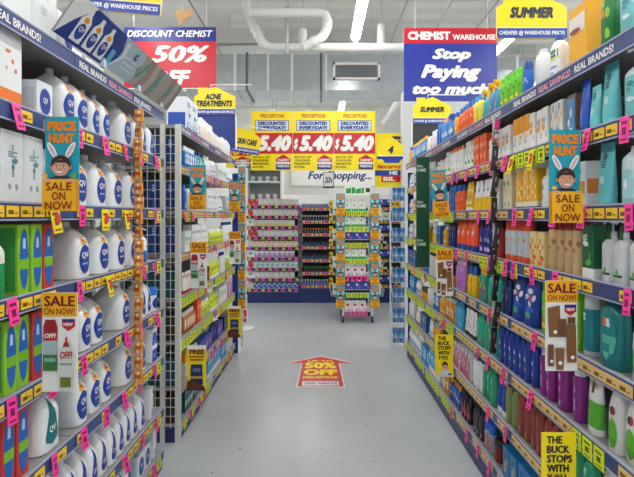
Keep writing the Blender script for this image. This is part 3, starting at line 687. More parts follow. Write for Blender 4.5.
carton('brownblue', 'blue carton, brown edge', .065, .06, .165, '7a5a48', [(.03, .92, .82, 'rect', ['aaa', 'aba', 'baa', 'aba'], 'a=4a96d4 b=dcecf6')])
carton('multi', 'white carton, grey and orange dots', .05, .06, .165, 'e2e2e0', [(.05, .95, .95, 'rect', ['aba', 'bac', 'aca', 'bba', 'aab'], 'a=e2e2e0 b=7f9ab0 c=e88a2a')])
carton('worangebox', 'white carton, orange and blue flecks', .055, .06, .165, 'ebe8e4', [(.05, .95, .92, 'rect', ['aaa', 'bca', 'bba', 'aac', 'aaa'], 'a=ebe8e4 b=f0a02a c=7ab0d4')])
carton('orangetop', 'white carton, golden-orange top', .06, .06, .175, [(.55, 'eae7e2'), (1, 'eda01c')], [(.1, .5, .9, 'rect', ['aca', 'bba', 'aaa'], 'a=eae7e2 b=a8c4d8 c=f0a02a')])
carton('redorange', 'red-orange carton, white lettering', .055, .06, .185, 'e8582c', [(.08, .92, .85, 'rect', ['aaa', 'bab', 'aaa', 'aba', 'aac'], 'a=e8582c b=fae0d0 c=c83a1a')])
bottle('wgreenleaf', 'white bottle, green leaf label', .06, .05, .19, 'edf0ec', 'e2e6e2', [(.1, .7, .85, 'rect', ['aab', 'bca', 'aba', 'bab', 'caa'], 'a=edf0ec b=3f9a4a c=1d5a3a')])
bottle('worcap', 'white bottle, orange cap', .07, .055, .19, 'eceeee', 'ee7a32', [(.12, .62, .8, 'rect', ['aaa', 'bba', 'aaa', 'aca'], 'a=eceeee b=3a7a9a c=ee9a4a')], ch=.14)
bottle('wsmall', 'small white bottle, tan label', .055, .045, .15, 'ecebe8', 'e6e6e4', [(.12, .65, .8, 'rect', ['aba', 'aaa', 'bca'], 'a=ecebe8 b=d8b47a c=7a8a9a')])
bottle('gpump', 'clear pump bottle, aqua label', .09, .08, .225, [(.5, '9fd4d8'), (1, 'd0dfe2')], 'e8ecee', [(.1, .5, .75, 'rect', ['aaa', 'aba', 'aaa'], 'a=9fd4d8 b=e6f2f4')], 'pump')
carton('whiteorjar', 'white carton, orange band', .09, .08, .165, 'e2e4e4', [(.0, 1, .96, 'rect', ['aaaa', 'abba', 'aaaa', 'cccc', 'cccc', 'aaaa', 'abba'], 'a=e2e4e4 b=8aa0ae c=ec8434')], side=(.3, .62, 'ec8434'))
carton('daisy', 'yellow carton, white daisy print', .075, .06, .215, [(.06, '2a2a2a'), (.16, 'e6e0d0'), (.84, 'f4b41c'), (1, 'f2e6c4')], [(.2, .84, .92, 'rect', ['aabaa', 'abcba', 'aabaa', 'baaab', 'cbabc', 'baaab'], 'a=f4b41c b=fbeec0 c=c88a10')])
carton('cream', 'cream carton, green and tan print', .055, .06, .2, 'eadfc2', [(.05, .95, .9, 'rect', ['aaa', 'bba', 'aca', 'aaa', 'aba'], 'a=eadfc2 b=8fa05a c=c8a050')])
bottle('wyellow', 'white tube, yellow lower half', .07, .05, .185, [(.45, 'f4c41c'), (1, 'eef0f0')], 'f4c41c', [(.5, .85, .75, 'rect', ['aaa', 'bba', 'aaa'], 'a=eef0f0 b=3a6a9a')], 'tube')
bottle('yellowtube', 'yellow tube, white label', .065, .05, .19, 'f4bc1a', 'f0f0ec', [(.25, .75, .8, 'rect', ['bbb', 'bab', 'bbb'], 'a=3a6a9a b=f2eee0')], 'tube')
bottle('bluetall', 'bright-blue bottle, white print', .05, .045, .19, '2b6cc8', '3f8ae0', [(.12, .7, .85, 'rect', ['aba', 'aaa', 'bba'], 'a=2b6cc8 b=dbe8f6')])
bottle('wpumpg', 'grey-white pump bottle, green label', .075, .06, .215, 'd2d6d6', 'd9dcdc', [(.12, .9, .62, 'rect', ['aaa', 'bab', 'aba', 'aaa', 'aaa', 'aca'], 'a=145a34 b=dfeae2 c=5fae4a')], 'pump', ch=.3)
carton('gcarton', 'dark-green carton, white base', .075, .05, .19, [(.2, 'dfe4de'), (1, '15603a')], [(.25, .95, .85, 'rect', ['aaa', 'bba', 'bba', 'aaa', 'aac', 'acc'], 'a=15603a b=dfeae2 c=5fae4a')])
bottle('tancan', 'tan spray can, dark-red cap', .062, .062, .222, 'd2b07e', '9c1a20', [(.05, .8, .95, 'rect', ['aaaa', 'abaa', 'aaab', 'abba', 'rrra', 'aaaa', 'araa'], 'a=d2b07e b=b07c50 r=c0302a')], 'can', ch=.24)
carton('tancart', 'cream carton, red strokes', .07, .05, .155, 'ecd68e', [(.05, .95, .95, 'rect', ['aaaa', 'arra', 'raar', 'arra', 'aorr', 'oora'], 'a=ecd68e r=cc4a32 o=ee8a3a')])
bottle('silvercan', 'silver spray can, orange-red cap', .068, .068, .22, [(.2, 'e0603a'), (1, 'c3cad0')], 'e04a2a', [(.22, .66, .9, 'rect', ['aaaa', 'abba', 'aaaa', 'abaa'], 'a=c3cad0 b=e6844a')], 'can', ch=.3)
bottle('redcan', 'crimson bottle, dark cap', .06, .055, .2, 'b02a24', '5a1414', [(.2, .65, .85, 'rect', ['aba', 'aaa', 'bba'], 'a=b02a24 b=f0a890')])
bottle('purpleblue', 'indigo bottle, violet label', .06, .05, .205, '2a2a86', '22226a', [(.1, .75, .85, 'rect', ['bab', 'abb', 'cbc', 'bab', 'abc'], 'a=2a2a86 b=7a4ab8 c=d8d0f0')])
kind('orangepouch', 'bright-orange pouch, blue base', 'refill_pouch', 'pouch', 'pouch', .11, .06, .215, [(.18, '22408e'), (1, 'f04e1c')], None, [(.25, .85, .8, 'rect', ['aaaa', 'abba', 'acca', 'abba', 'aaaa'], 'a=f04e1c b=fb8a3a c=e8e0d8')])
bottle('tealsun', 'dark-teal bottle, round label', .13, .07, .235, '15767a', '0f5a60', [(.1, .82, .72, 'oval', ['aaaa', 'abca', 'aaaa', 'addd', 'aaad', 'adda'], 'a=1a868a b=e86a3a c=dfeaf0 d=5ab8a4')], ch=.1)
bottle('tealyel', 'dark-teal bottle, yellow cap', .075, .06, .24, '157a80', 'e8aa1c', [(.15, .75, .8, 'rect', ['aba', 'aca', 'aaa', 'ada'], 'a=157a80 b=e86a3a c=dfeaf0 d=5ab8a4')], ch=.14)
bottle('tealcan', 'teal spray can, pale grey cap', .062, .062, .225, [(.12, 'b8bcc0'), (1, '1a808c')], 'c3c7ca', [(.5, .7, .7, 'rect', ['bca', 'aca', 'aaa'], 'a=1a808c b=e86a3a c=dfeaf0')], 'can', ch=.24)
bottle('greencan', 'bright-green spray can', .055, .055, .225, '78c81e', '6abe18', [(.12, .75, .9, 'rect', ['aaaa', 'abba', 'acca', 'aaaa', 'aooa', 'yyyy'], 'a=78c81e b=3f8a1e c=d8d8a0 o=c86a1e y=f0c82a')], 'can', ch=.18)
kind('bluebig', 'big royal-blue pack, white swirl', 'refill_pouch', 'pouch', 'pouch', .14, .08, .235, '1a3f9e', None, [(.15, .85, .85, 'rect', ['aaaa', 'abba', 'bbcb', 'aaba', 'addd', 'aeea'], 'a=1a3f9e b=e2e8f2 c=c8403a d=2a6ad0 e=3fae7a')])
bottle('nivea', 'royal-blue bottle, white label dot', .058, .05, .225, '173a9a', '14307e', [(.1, .62, .75, 'rect', ['aaa', 'aba', 'aaa', 'aca', 'aaa'], 'a=1b44a8 b=eef0f4 c=d8b060')], sh=.3, nm='shampoo_bottle')
bottle('bananabot', 'teal bottle, yellow and pink print', .06, .05, .2, '1f9a86', 'f0b81c', [(.1, .7, .85, 'rect', ['aba', 'cab', 'bac', 'aca'], 'a=1f9a86 b=f2d03a c=c03a8a')])
bottle('tealkid', 'green-teal bottle, dark print', .065, .05, .2, '1fae90', '17907a', [(.12, .7, .85, 'rect', ['aba', 'aaa', 'bba', 'aca'], 'a=1fae90 b=12604e c=e8603a')], nm='shampoo_bottle')
bottle('lilac', 'pink-lilac bottle, pale cap', .06, .05, .215, 'c88ad4', 'e8dcf0', [(.1, .6, .85, 'rect', ['aaa', 'bba', 'aaa', 'baa'], 'a=c070c8 b=8a2a9a')])
bottle('duckyel', 'yellow bottle, blue cap', .08, .06, .19, 'f4c41c', '2468c8', [(.12, .6, .8, 'rect', ['aba', 'aaa', 'cba'], 'a=f4c41c b=d84a2a c=2468c8')], ch=.3)
bottle('purple', 'magenta-purple bottle, white cap', .058, .05, .215, '8a2a86', 'e6e4ea', [(.08, .72, .6, 'rect', ['aaa', 'aba', 'aaa', 'aba', 'aba', 'aaa'], 'a=8a2a86 b=e0c0e0')], ch=.2, sh=.12, cw=.8, nm='shampoo_bottle')
bottle('purplepump', 'tall magenta-purple bottle, white spout', .07, .06, .232, '8a2a86', 'e6e4ea', [(.08, .62, .55, 'rect', ['aba', 'aaa', 'aba', 'aaa', 'aba'], 'a=8a2a86 b=e0c0e0')], ch=.16, cw=.5, nm='shampoo_bottle')
bottle('wgtube', 'white tube, green lower half', .085, .05, .23, [(.5, '58b032'), (1, 'e6e4e4')], 'e0e2e0', [(.62, .86, .6, 'rect', ['.b.', 'bab', '.a.'], 'a=3a3a48 b=c8a868')], 'tube', ch=.12)
bottle('wgbot', 'grey-white bottle, green drop', .08, .06, .24, 'd8d8d6', 'dcdcda', [(.06, .46, .6, 'oval', ['aaa', 'aaa', 'bbb'], 'a=5ab434 b=4a9a2c'), (.5, .62, .4, 'oval', ['ab'], 'a=3a3a48 b=a83a3a')], ch=.14, sh=.45, nm='shampoo_bottle')
bottle('blacktube', 'white tube, black and red print', .05, .04, .17, 'ecebea', '22222a', [(.25, .85, .75, 'rect', ['aba', 'bba', 'aba', 'aac'], 'a=ecebea b=2a2a30 c=d83a4a')], 'tube')
bottle('skybot', 'sky-blue bottle, white print', .055, .045, .185, '3fa6dc', '2f86c0', [(.1, .7, .85, 'rect', ['aba', 'aaa', 'bba'], 'a=3fa6dc b=e2f2fa')])
bottle('dkblue', 'navy bottle, small white print', .05, .045, .18, '1b2f6e', '16265a', [(.2, .6, .8, 'rect', ['aba', 'aaa'], 'a=1b2f6e b=cfd8ea')])
bottle('amberbot', 'amber bottle, white band', .055, .055, .17, 'd8921e', 'e6e2d8', [(.2, .55, .9, 'rect', ['bbb', 'bab', 'bbb'], 'a=8a5a1a b=f0ead8')])
bottle('brownbot', 'brick-red shampoo bottle, pale dot', .062, .055, .215, '8c3a34', '6a2824', [(.08, .6, .6, 'rect', ['aaa', 'aaa', 'aaa', 'aba'], 'a=8c3a34 b=e6d8d0')], ch=.12, nm='shampoo_bottle')
bottle('olive', 'olive-green shampoo bottle, pale dot', .062, .055, .21, '7d8a4a', '3a3020', [(.08, .6, .6, 'rect', ['aaa', 'aaa', 'aaa', 'aba'], 'a=7d8a4a b=e2e6d0')], ch=.14, nm='shampoo_bottle')
bottle('bluestripe', 'royal-blue tube, white stripes', .065, .05, .205, '1a3f9e', 'e8ecf2', [(.15, .9, .8, 'rect', ['obo', 'aaa', 'aba', 'bbb', 'aaa', 'bbb'], 'a=1a3f9e b=e8ecf2 o=f0902a')], 'tube')
bottle('emerald', 'emerald-green bottle', .07, .055, .21, '179a72', '128060', [(.12, .7, .8, 'rect', ['aba', 'aaa', 'cba', 'aaa'], 'a=179a72 b=d8eae0 c=0f5a44')], nm='shampoo_bottle')
bottle('wtall', 'tall white bottle, blue cap', .055, .05, .2, 'e8ebee', '2a3a86', [(.1, .6, .8, 'rect', ['aaa', 'aba', 'aaa'], 'a=e8ebee b=b8c4d4')], ch=.16)
carton('pinkpack', 'white pack, pink and blue print', .08, .06, .17, 'e6eaee', [(.0, 1, .97, 'rect', ['abaa', 'bcab', 'aabd', 'dabb', 'bdda', 'dddd'], 'a=e6eaee b=4a9ad0 c=c84a5a d=d84a7a')])
carton('bluecirc', 'blue carton, gold circle print', .085, .06, .155, '1f7ab8', [(.0, 1, .97, 'rect', ['aaaa', 'acca', 'aaba', 'abba', 'abaa', 'aaaa'], 'a=1f7ab8 b=e8b83a c=0f4a8a')], side=(.05, .95, '17609a'))
bottle('redjar', 'dark-red jar, black lid', .08, .08, .12, '7a1c20', '201a1a', [(.1, .6, .85, 'rect', ['aba', 'aaa'], 'a=7a1c20 b=e0b070')], 'jar')
bottle('bluecap', 'pale bottle, bright-blue cap', .06, .055, .16, '9aa4b4', '2a62c8', [(.1, .55, .8, 'rect', ['aba', 'bba'], 'a=9aa4b4 b=c83a3a')], ch=.34, cw=.9)
bottle('darkbot', 'charcoal bottle, grey print', .055, .05, .18, '2a2c34', '1a1a20', [(.1, .6, .8, 'rect', ['aba', 'aaa', 'aab'], 'a=2a2c34 b=8a90a0')])
bottle('blackpink', 'black bottle, pink and gold label', .055, .05, .165, '1c1a20', '26242a', [(.08, .75, .9, 'rect', ['bab', 'bgb', 'aba', 'aaa', 'bab'], 'a=d8507a b=26242a g=d8a83a')])
bottle('blueor', 'blue bottle, orange cap', .06, .05, .165, '22509e', 'e8922a', [(.08, .7, .9, 'rect', ['aba', 'bab', 'aaa'], 'a=22509e b=a8c4e8')])
bottle('whiteblue', 'white bottle, blue label band', .05, .045, .15, 'e9ecee', 'd8dde2', [(.15, .6, .9, 'rect', ['aaa', 'bbb', 'aba'], 'a=e9ecee b=2f6fb8')])
bottle('whiteteal', 'white tube, teal print', .05, .04, .15, 'e6ecec', '2f9aa0', [(.3, .85, .75, 'rect', ['aa', 'ba', 'bb'], 'a=e6ecec b=3aa0a8')], 'tube')
bottle('yelpump', 'golden pump bottle, white pump', .06, .055, .17, 'e2a21c', 'eceae4', [(.15, .7, .85, 'rect', ['bbb', 'bab', 'bbb'], 'a=7a5a1a b=f0e4c0')], 'pump')
bottle('yeljar', 'squat golden jar, dark lid', .075, .075, .11, 'e0a01c', '3a2a1a', [(.15, .6, .9, 'rect', ['aba', 'aaa'], 'a=e0a01c b=fae8b0')], 'jar')
carton('blueyelbox', 'blue carton, yellow corner', .06, .06, .15, '2264b0', [(.0, 1, .96, 'rect', ['aab', 'aca', 'aaa', 'baa'], 'a=2264b0 b=f0c83a c=e6eef6')])

WF = 1
SIDEW = {'R': 'right shelving', 'L': 'front left shelving', 'G': 'rear left shelving'}
GROUPW = {'R': 'on the right shelving', 'L': 'on the front left shelving', 'G': 'on the rear left shelving'}
CUR = {}
# one run of equal items: side, shelf, kind, pixel span along the aisle
def run(side, i, key, xa, xb, gap=.006, off=.022, rows=1, turn=0.0, n=None, back=''):
    H = HR if side == 'R' else HL
    K = KINDS[key]; s = 1 if side == 'R' else -1
    X = .93 + off; f = F * (X + K['d'] * .35)
    za, zb = sorted((f / abs(xa - 320), f / abs(xb - 320)))
    c0 = CUR.get((side, i), 3.03 if side == 'G' else 0); lim = {'L': 2.545, 'G': 4.69 if i else 4.60, 'R': 4.63}[side]
    za = max(za, c0); zb = min(max(zb, za + K['w']), lim)
    if zb - za < K['w']: return
    pitch = K['w'] + gap; n = n or max(1, int((zb - za + gap) / pitch)); lead = (zb - za - n * pitch + gap) / 2 if n * pitch < zb - za + pitch else 0
    rz = -s * PI / 2
    for r in range(rows):
        CUR[(side, i)] = za + max(lead, 0) + n * pitch + .002
        for j in range(n):
            y = za + max(lead, 0) + K['w'] / 2 + j * pitch
            x = s * (X + K['d'] / 2 + r * (K['d'] + .006) + R.uniform(-.003, .006))
            row = back if r == 0 else 'back row'
            lab = K['desc'] + ((', %s in farther run' if K.get('far') else ', %s from near end') % ordw(j) if n > 1 else (', farther one' if K.get('far') else '')) + ', %s shelf' % SHELFW[i] + (', back row' if r else '') + ', ' + SIDEW[side]
            put(key, (x, y, H[i] + .0006), rz + R.uniform(-.02, .02) + turn, lab, '%s, %s%s shelf %s' % (K['desc'], 'farther run, ' if K.get('far') else '', SHELFW[i], GROUPW[side]) if n > 1 else None)
for side, i, items in (
    # front left, near the camera (pixel spans from the frame's edge towards the far end)
    ('L', 0, [('bigwhite', -25, 46), ('qvs', 50, 66), ('duo', 70, 84), ('whiteplain', 88, 108), ('qvs', 112, 128), ('wcart2', 132, 150)][:2]),
    ('L', 1, [('orangeblock', -22, 16), ('clearbox', 19, 46), ('qv', 48, 76), ('qvs', 78, 104, .012), ('qvb', 106, 126), ('qvd', 128, 148), ('bluepack', 149, 160)]),
    ('L', 2, [('leg', -20, 36), ('greytall', 37, 49), ('qvb', 52, 132, .045)]),
    ('L', 3, [('greenedge', -14, 4), ('insole', 6, 30), ('insoler', 31, 41), ('qvbox', 42, 53), ('qvb', 55, 133, .04), ('qvpump', 136, 146)]),
    ('L', 4, [('insole', -10, 20), ('insoler', 20.5, 31), ('duo', 34, 44), ('qv', 62, 96, .012), ('qvb', 104, 124), ('qvd', 134, 146), ('wipes', 148, 160)]),
    ('L', 5, [('insoler', -14, 20), ('qvt', 26, 50), ('qv', 56, 106, .02), ('qvb', 108, 127), ('qvd', 131, 143), ('bluepack', 144, 154)]),
    ('L', 6, [('qvd', 40, 140), ('duo', 142, 150), ('clearbox', 151, 160)]),
    ('L', 7, [('qvd', 70, 126), ('clearbox', 128, 144), ('duo', 145, 158)]),
    # rear left
    ('G', 0, [('nappy', 176, 193), ('wplain', 193.5, 199), ('worange', 199.5, 213), ('wsmall', 213.5, 221), ('whiteplain', 221.5, 232)]),
    ('G', 1, [('bluebot', 180, 195), ('tealbot', 195.5, 203), ('wplain', 203.5, 209), ('lilacbot', 209.5, 214), ('wcart2', 214.5, 225), ('whiteblue', 225.5, 231.5)]),
    ('G', 2, [('bluetall', 180, 186), ('wtall', 186.5, 204), ('wcart', 204.5, 216), ('whiteteal', 216.5, 222), ('duo', 222.5, 231.5)]),
    ('G', 3, [('wcart2', 180, 189), ('wcart', 189.5, 203), ('wsmall', 203.5, 208), ('limebot', 208.5, 222), ('wtall', 222.5, 231.5)]),
    ('G', 4, [('redwhite', 180, 192), ('brownjar', 192.5, 203), ('redjar', 203.5, 208), ('ltub', 208.5, 219), ('wtall', 219.5, 224), ('limebot', 224.5, 231.5)]),
    ('G', 5, [('amber', 180, 194), ('redorange', 194.5, 199), ('limebot', 199.5, 209), ('ltub', 209.5, 217), ('wcart2', 217.5, 224), ('pinkpack', 224.5, 231.5)]),
    ('G', 6, [('orangetop', 180, 186), ('amber', 186.5, 198), ('violet', 198.5, 210), ('dkblue', 210.5, 215), ('violet2', 215.5, 221), ('blackbox', 221.5, 231.5)]),
    ('G', 7, [('darkteal', 180, 193), ('tealbot', 193.5, 203), ('cyanbig', 203.5, 218), ('aqua', 218.5, 224), ('orangetop', 224.5, 231.5)]),
    # right side, from near to far
    ('R', 0, [('bigpump', 655, 616), ('greencosm', 615, 603), ('yellowbig', 602, 572), ('ceta', 566, 549), ('whiteplain', 548, 533), ('bluecan', 532, 523), ('limecan', 523, 501), ('yelspray', 500, 490), ('tealspray', 490, 482), ('yellowbot', 482, 475),
                ('orangeblue', 475, 459), ('yelorange', 459, 455), ('bluespray', 455, 449), ('orangecapblue', 448.5, 443), ('bluetall', 442.5, 437.5), ('whitepink', 437, 431), ('wsmall', 430.5, 427.5), ('blueyel', 427, 413), ('yelorange2', 412.5, 408)]),
    ('R', 1, [('bigpump', 655, 622), ('tealtube', 619, 600), ('tealtube2', 601, 591), ('bluetube', 592, 583), ('brownblue', 583, 568), ('multi', 568, 553), ('worangebox', 553, 533), ('orangetop', 533, 516), ('worangebox2', 515.5, 499),
                ('wplain', 496, 490), ('redorange', 490, 476), ('wgreenleaf', 476, 466), ('worcap', 465, 452), ('wgreenleaf2', 451.5, 446), ('wsmall', 445.5, 441), ('redwhite', 440.5, 436), ('whitepink', 435.5, 431), ('amberbot', 430.5, 427), ('wplain2', 426.5, 420), ('bluebot', 419.5, 415), ('whiteteal', 414.5, 408)]),
    ('R', 2, [('gpump', 650, 618), ('tealtube', 618, 594), ('whiteorjar', 597, 578), ('worangebox', 577, 553), ('wplain', 553, 545), ('daisy', 546, 518), ('cream', 517, 505), ('multi', 505, 498),
                ('wyellow', 497, 474), ('yellowtube', 473.5, 466), ('orangeblue', 465.5, 456), ('bluetall', 455.5, 449), ('redwhite', 448, 440), ('yellowtube2', 439.5, 433), ('bluetall2', 432.5, 427), ('wyellow2', 426.5, 420), ('amberbot', 419.5, 414), ('whiteblue', 413.5, 408)]),
    ('R', 3, [('wpumpg', 652, 599), ('gcarton', 599, 586), ('tancan', 586, 549), ('tancart', 549, 533), ('silvercan', 533, 506), ('redcan', 505, 494),
                ('purpleblue', 493, 480), ('orangepouch', 479, 457), ('dkblue', 456, 449), ('yelpump', 448.5, 444), ('blueyelbox', 443.5, 438), ('wyellow', 437.5, 432), ('amberbot', 431.5, 427), ('bluebot', 426.5, 420), ('redwhite', 419.5, 414), ('whiteblue', 413.5, 408)]),
    ('R', 4, [('wgbot', 660, 628), ('tealsun', 627, 600), ('tealyel', 608, 594), ('tealcan', 597, 583), ('greencan', 583, 556), ('greencan2', 552, 542), ('bluebig', 541, 514), ('dkblue', 513, 504), ('tealkid', 503.5, 489),
                ('bananabot', 488.5, 479), ('duckyel', 478.5, 467), ('lilac', 466.5, 456), ('yeljar', 455.5, 448), ('worcap', 447.5, 442), ('amberbot', 441.5, 437), ('wtall', 436.5, 430), ('bluebot', 429.5, 424), ('yelpump', 423.5, 418), ('blueyelbox', 417.5, 408)]),
    ('R', 5, [('wgbot', 650, 606), ('wgtube', 606, 582), ('purple', 583, 574), ('purplepump', 573, 557), ('purple2', 556, 541), ('nivea', 540, 500), ('bananabot', 499, 490), ('tealkid', 489.5, 478), ('blacktube', 477.5, 465), ('skybot', 464.5, 456), ('amberbot', 455.5, 448), ('yelpump', 447.5, 441), ('bluebot', 440.5, 435), ('wplain', 434.5, 429), ('yeljar', 428.5, 423), ('whiteblue', 422.5, 417), ('aqua', 416.5, 412), ('wcart', 411.5, 408)]),
    ('R', 6, [('wgbot', 640, 600), ('emerald', 600, 572), ('brownbot', 570, 519), ('olive', 518.5, 508), ('bluestripe', 507.5, 498), ('emerald2', 497.5, 484), ('wtall', 483.5, 474), ('pinkpack', 473.5, 455),
                ('amberbot', 454.5, 448), ('yeljar', 447.5, 441), ('yelpump', 440.5, 435), ('whiteteal', 434.5, 429), ('blueyelbox', 428.5, 422), ('redwhite', 421.5, 416), ('wplain', 415.5, 408)]),
    ('R', 7, [('bluecirc', 570, 505), ('redjar', 504, 494), ('bluecap', 493.5, 485), ('darkbot', 484.5, 473), ('blackpink', 472.5, 462), ('blueor', 461.5, 451),
                ('amberbot', 450.5, 443), ('cyanbig', 442.5, 432), ('aqua', 431.5, 424), ('whiteblue', 423.5, 408)]),
):
    for it in items:
        key = it[0]
        if key not in KINDS:                      # a second run of the same kind on one shelf
            KINDS[key] = dict(KINDS[key[:-1]]); KINDS[key]['far'] = True
        run(side, i, key, it[1], it[2], *it[3:])


# ------------------------------------------------------------------ hanging and header signs
def rods(root, xs, z0, ztop, y=.003, r=.004):
    for x in xs:
        m = MB(); m.box(x - r, x + r, y - r, y + r, z0, ztop, GREY); m.build('hanger', root)
g = sign('hanging_sign', 'large red and navy hanging sign reading 50% off', 124, 216, 27, 89, 5.0, None, RED,
    [('r', 0, 0, 1, .23, NAVY), ('r', 0, .985, 1, 1, WHT), ('t', 'DISCOUNT CHEMIST', .03, .05, .965, .165, WHT, .25, .03), ('t', '50%', .29, .29, .93, .58, WHT, .25, .04), ('t', 'OFF', .29, .69, .73, .94, WHT, .25, .05)], t=.02)
rods(g, (-.42, .42), .72, CEIL - g.location.z)
g = sign('hanging_sign', 'large blue hanging sign with red top, stop paying too much', 404, 497, 28, 101, 5.1, None, mat('22339a', .35),
    [('r', 0, 0, 1, .21, RED), ('t', 'CHEMIST', .04, .045, .50, .165, WHT, 0, .05), ('t', 'WAREHOUSE', .52, .085, .985, .165, WHT, 0, .04),
     ('t', 'Stop', .30, .28, .72, .47, WHT, .3, .05), ('t', 'Paying', .18, .50, .83, .74, WHT, .3, .05), ('t', 'too much', .09, .76, .91, .91, WHT, .3, .05)], t=.02)
rods(g, (-.42, .44), .85, CEIL - g.location.z)
def header(label, x0, x1, y0, y1, d, text, lines, rz=0, tilt=0, board=None, pole=None):
    pr = [('r', 0, .79, 1, 1, BLUE), ('t', 'CHEAPER @ WAREHOUSE PRICES', .03, .84, .97, .955, WHT, 0, .03), ('r', 0, .775, 1, .79, WHT)]
    n = len(text)
    for t, (u0, v0, u1, v1) in zip(text, lines): pr.append(('t', t, u0, v0, u1, v1, mat('0f2440'), .22, .05))
    root = sign('header_sign', label, x0, x1, y0, y1, d, GABLE, YEL, pr, 'yellow house-shaped header signs', rz, tilt, t=.012)
    w = (x1 - x0) * d / F
    if board:
        bh, hexc = board; b = MB(); b.box(-w / 2, w / 2, .013, .03, -bh, .01, mat(hexc, .35)); b.build('backing_board', root)
        f = MB()
        for s in (-1, 1): f.tube([(s * (w / 2 + .006), .02, -bh), (s * (w / 2 + .006), .02, .012)], .008, WHT)
        f.build('board_frame', root)
    if pole:
        p = MB(); p.tube([((w * .42) * (1 if x0 > 320 else -1), .03, -pole), ((w * .42) * (1 if x0 > 320 else -1), .03, .1)], .009, GREY); p.build('pole', root)
    k = MB(); hh = (y1 - y0) * d / F
    k.tube([(-w * .1, .02, hh * .8), (-w * .1, .02, hh * 1.1), (w * .9, .02, hh * 1.1)], .006, WHT); k.build('bracket_rod', root)
    return root
header('big yellow summer header sign, high above the top shelf bottles', 497, 567, -9, 38, 2.4, ['SUMMER'], [(.18, .34, .80, .58)], pole=.42)
header('small yellow summer header sign over a dark framed board', 413, 451, 97, 124, 4.6, ['SUMMER'], [(.18, .36, .82, .57)], board=(.34, '33383c'))
header('yellow acne treatments header sign over a navy board', 194, 235, 87, 115, 4.62, ['ACNE', 'TREATMENTS'], [(.27, .24, .67, .45), (.06, .48, .94, .70)], board=(.36, '1b3486'))
header('tilted yellow skin care header sign beside the price banner', 229, 259, 128, 153, 6.0, ['SKIN CARE'], [(.22, .42, .88, .66)], 0, .16, pole=.2)
header('yellow header sign over the bottle display board, cut by the top edge', 78, 160, -40, 12, 2.2, ['SKIN'], [(.3, .35, .7, .6)], 0, .085, pole=.36)
# prescription banners
ban = None
def banner():
    return [('r', 0, 0, 1, .37, YEL), ('t', 'PRESCRIPTIONS', .22, .05, .80, .115, mat('c0301a'), 0, .03), ('r', .09, .155, .91, .335, NAVY), ('r', .105, .165, .895, .325, mat('cfe0f6')),
            ('t', 'DISCOUNTED', .16, .175, .84, .24, NAVY, 0, .06), ('t', 'EVERYDAY!', .16, .25, .84, .315, NAVY, 0, .06), ('r', 0, .37, 1, .72, RED), ('t', '$', .02, .46, .13, .66, WHT, .25, .05), ('t', '5.40', .15, .405, .97, .68, WHT, .25, .06),
            ('r', 0, .72, 1, 1, YEL), ('t', 'SEE FULL LIST', .04, .76, .46, .795, BLK), ('t', 'OF DISCOUNTED', .04, .815, .42, .85, BLK), ('t', 'PRESCRIPTIONS', .04, .87, .42, .905, BLK), ('t', 'IN STORE.', .04, .925, .3, .96, BLK)] + house_logo(.60, .735, .95, .98)
for i, w_ in enumerate(('end banner beside the tilted header', 'middle banner of the three', 'end banner beside the aisle number')):
    g = sign('price_banner', 'yellow and red 5.40 price banner, ' + w_, 251.5 + i * 41.3, 251.5 + i * 41.3 + 41, 111, 170.5, 6.4, None, YEL, banner(), 'yellow and red price banners across the aisle', t=.008)
    rods(g, (-.25, .25), .88, CEIL - g.location.z, .004, .0012)
g = sign('aisle_sign', 'yellow aisle number sign with a dark number 4', 377, 403, 136, 163, 6.05, GABLE, YEL, [('r', 0, .72, 1, .86, NAVY), ('r', 0, .72, 1, .75, WHT), ('t', '4', .42, .36, .64, .66, mat('1b2448'), .2, .05), ('p', [(.2, .86), (.95, .86), (.85, 1), (.3, 1)], BLUE)], t=.015)
rods(g, (-.12, .12), .3, CEIL - g.location.z, .003, .0012)
g = sign('hanging_sign', 'yellow prescriptions panel behind the aisle number sign', 375, 404, 133, 187, 6.8, None, YEL, [('r', .5, .06, 1, .12, mat('14204a')), ('r', .5, .14, 1, .2, mat('14204a')), ('t', 'PRESCRIPTIONS', .10, .60, 1.0, .66, RED, 0, .04), ('r', 0, .69, 1, .79, BLUE), ('t', 'HE', .50, .705, .78, .775, WHT, 0, .05), ('r', .22, .79, 1, .91, RED), ('t', 'BIL', .28, .81, .7, .89, WHT, 0, .05)], t=.012)
rods(g, (-.2, .1), .8, CEIL - g.location.z, .003, .0012)
g = sign('hanging_sign', 'small yellow and red sign showing UP TO, behind the banners', 226, 251, 147, 168, 7.0, None, YEL, [('r', 0, .0, 1, .42, RED), ('t', 'UP TO', .3, .06, .97, .38, YEL, 0, .05)] + house_logo(.35, .44, .98, 1.0), t=.012)
rods(g, (-.15, .15), .3, CEIL - g.location.z, .003, .0012)
g = sign('wall_sign', 'white thank you for shopping sign on the bulkhead', 291, 376, 160, 186, 10.66, None, WHT, [('t', 'Thank You', .22, .05, .78, .36, mat('1b2a7a'), .25, .03), ('t', 'For Shopping...', .20, .42, .95, .84, mat('1b2a7a'), .25, .03)], t=.03)
g = sign('hanging_sign', 'small blue-edged frame sign hanging before the shopping sign', 323, 334, 172, 188, 9.6, None, NAVY, [('r', .06, .04, .94, .9, mat('eef0f2')), ('t', 'Sh', .15, .3, .85, .7, mat('1b2a7a'), .25, .03)], t=.01)
rods(g, (0,), .3, CEIL - g.location.z, .003, .0012)

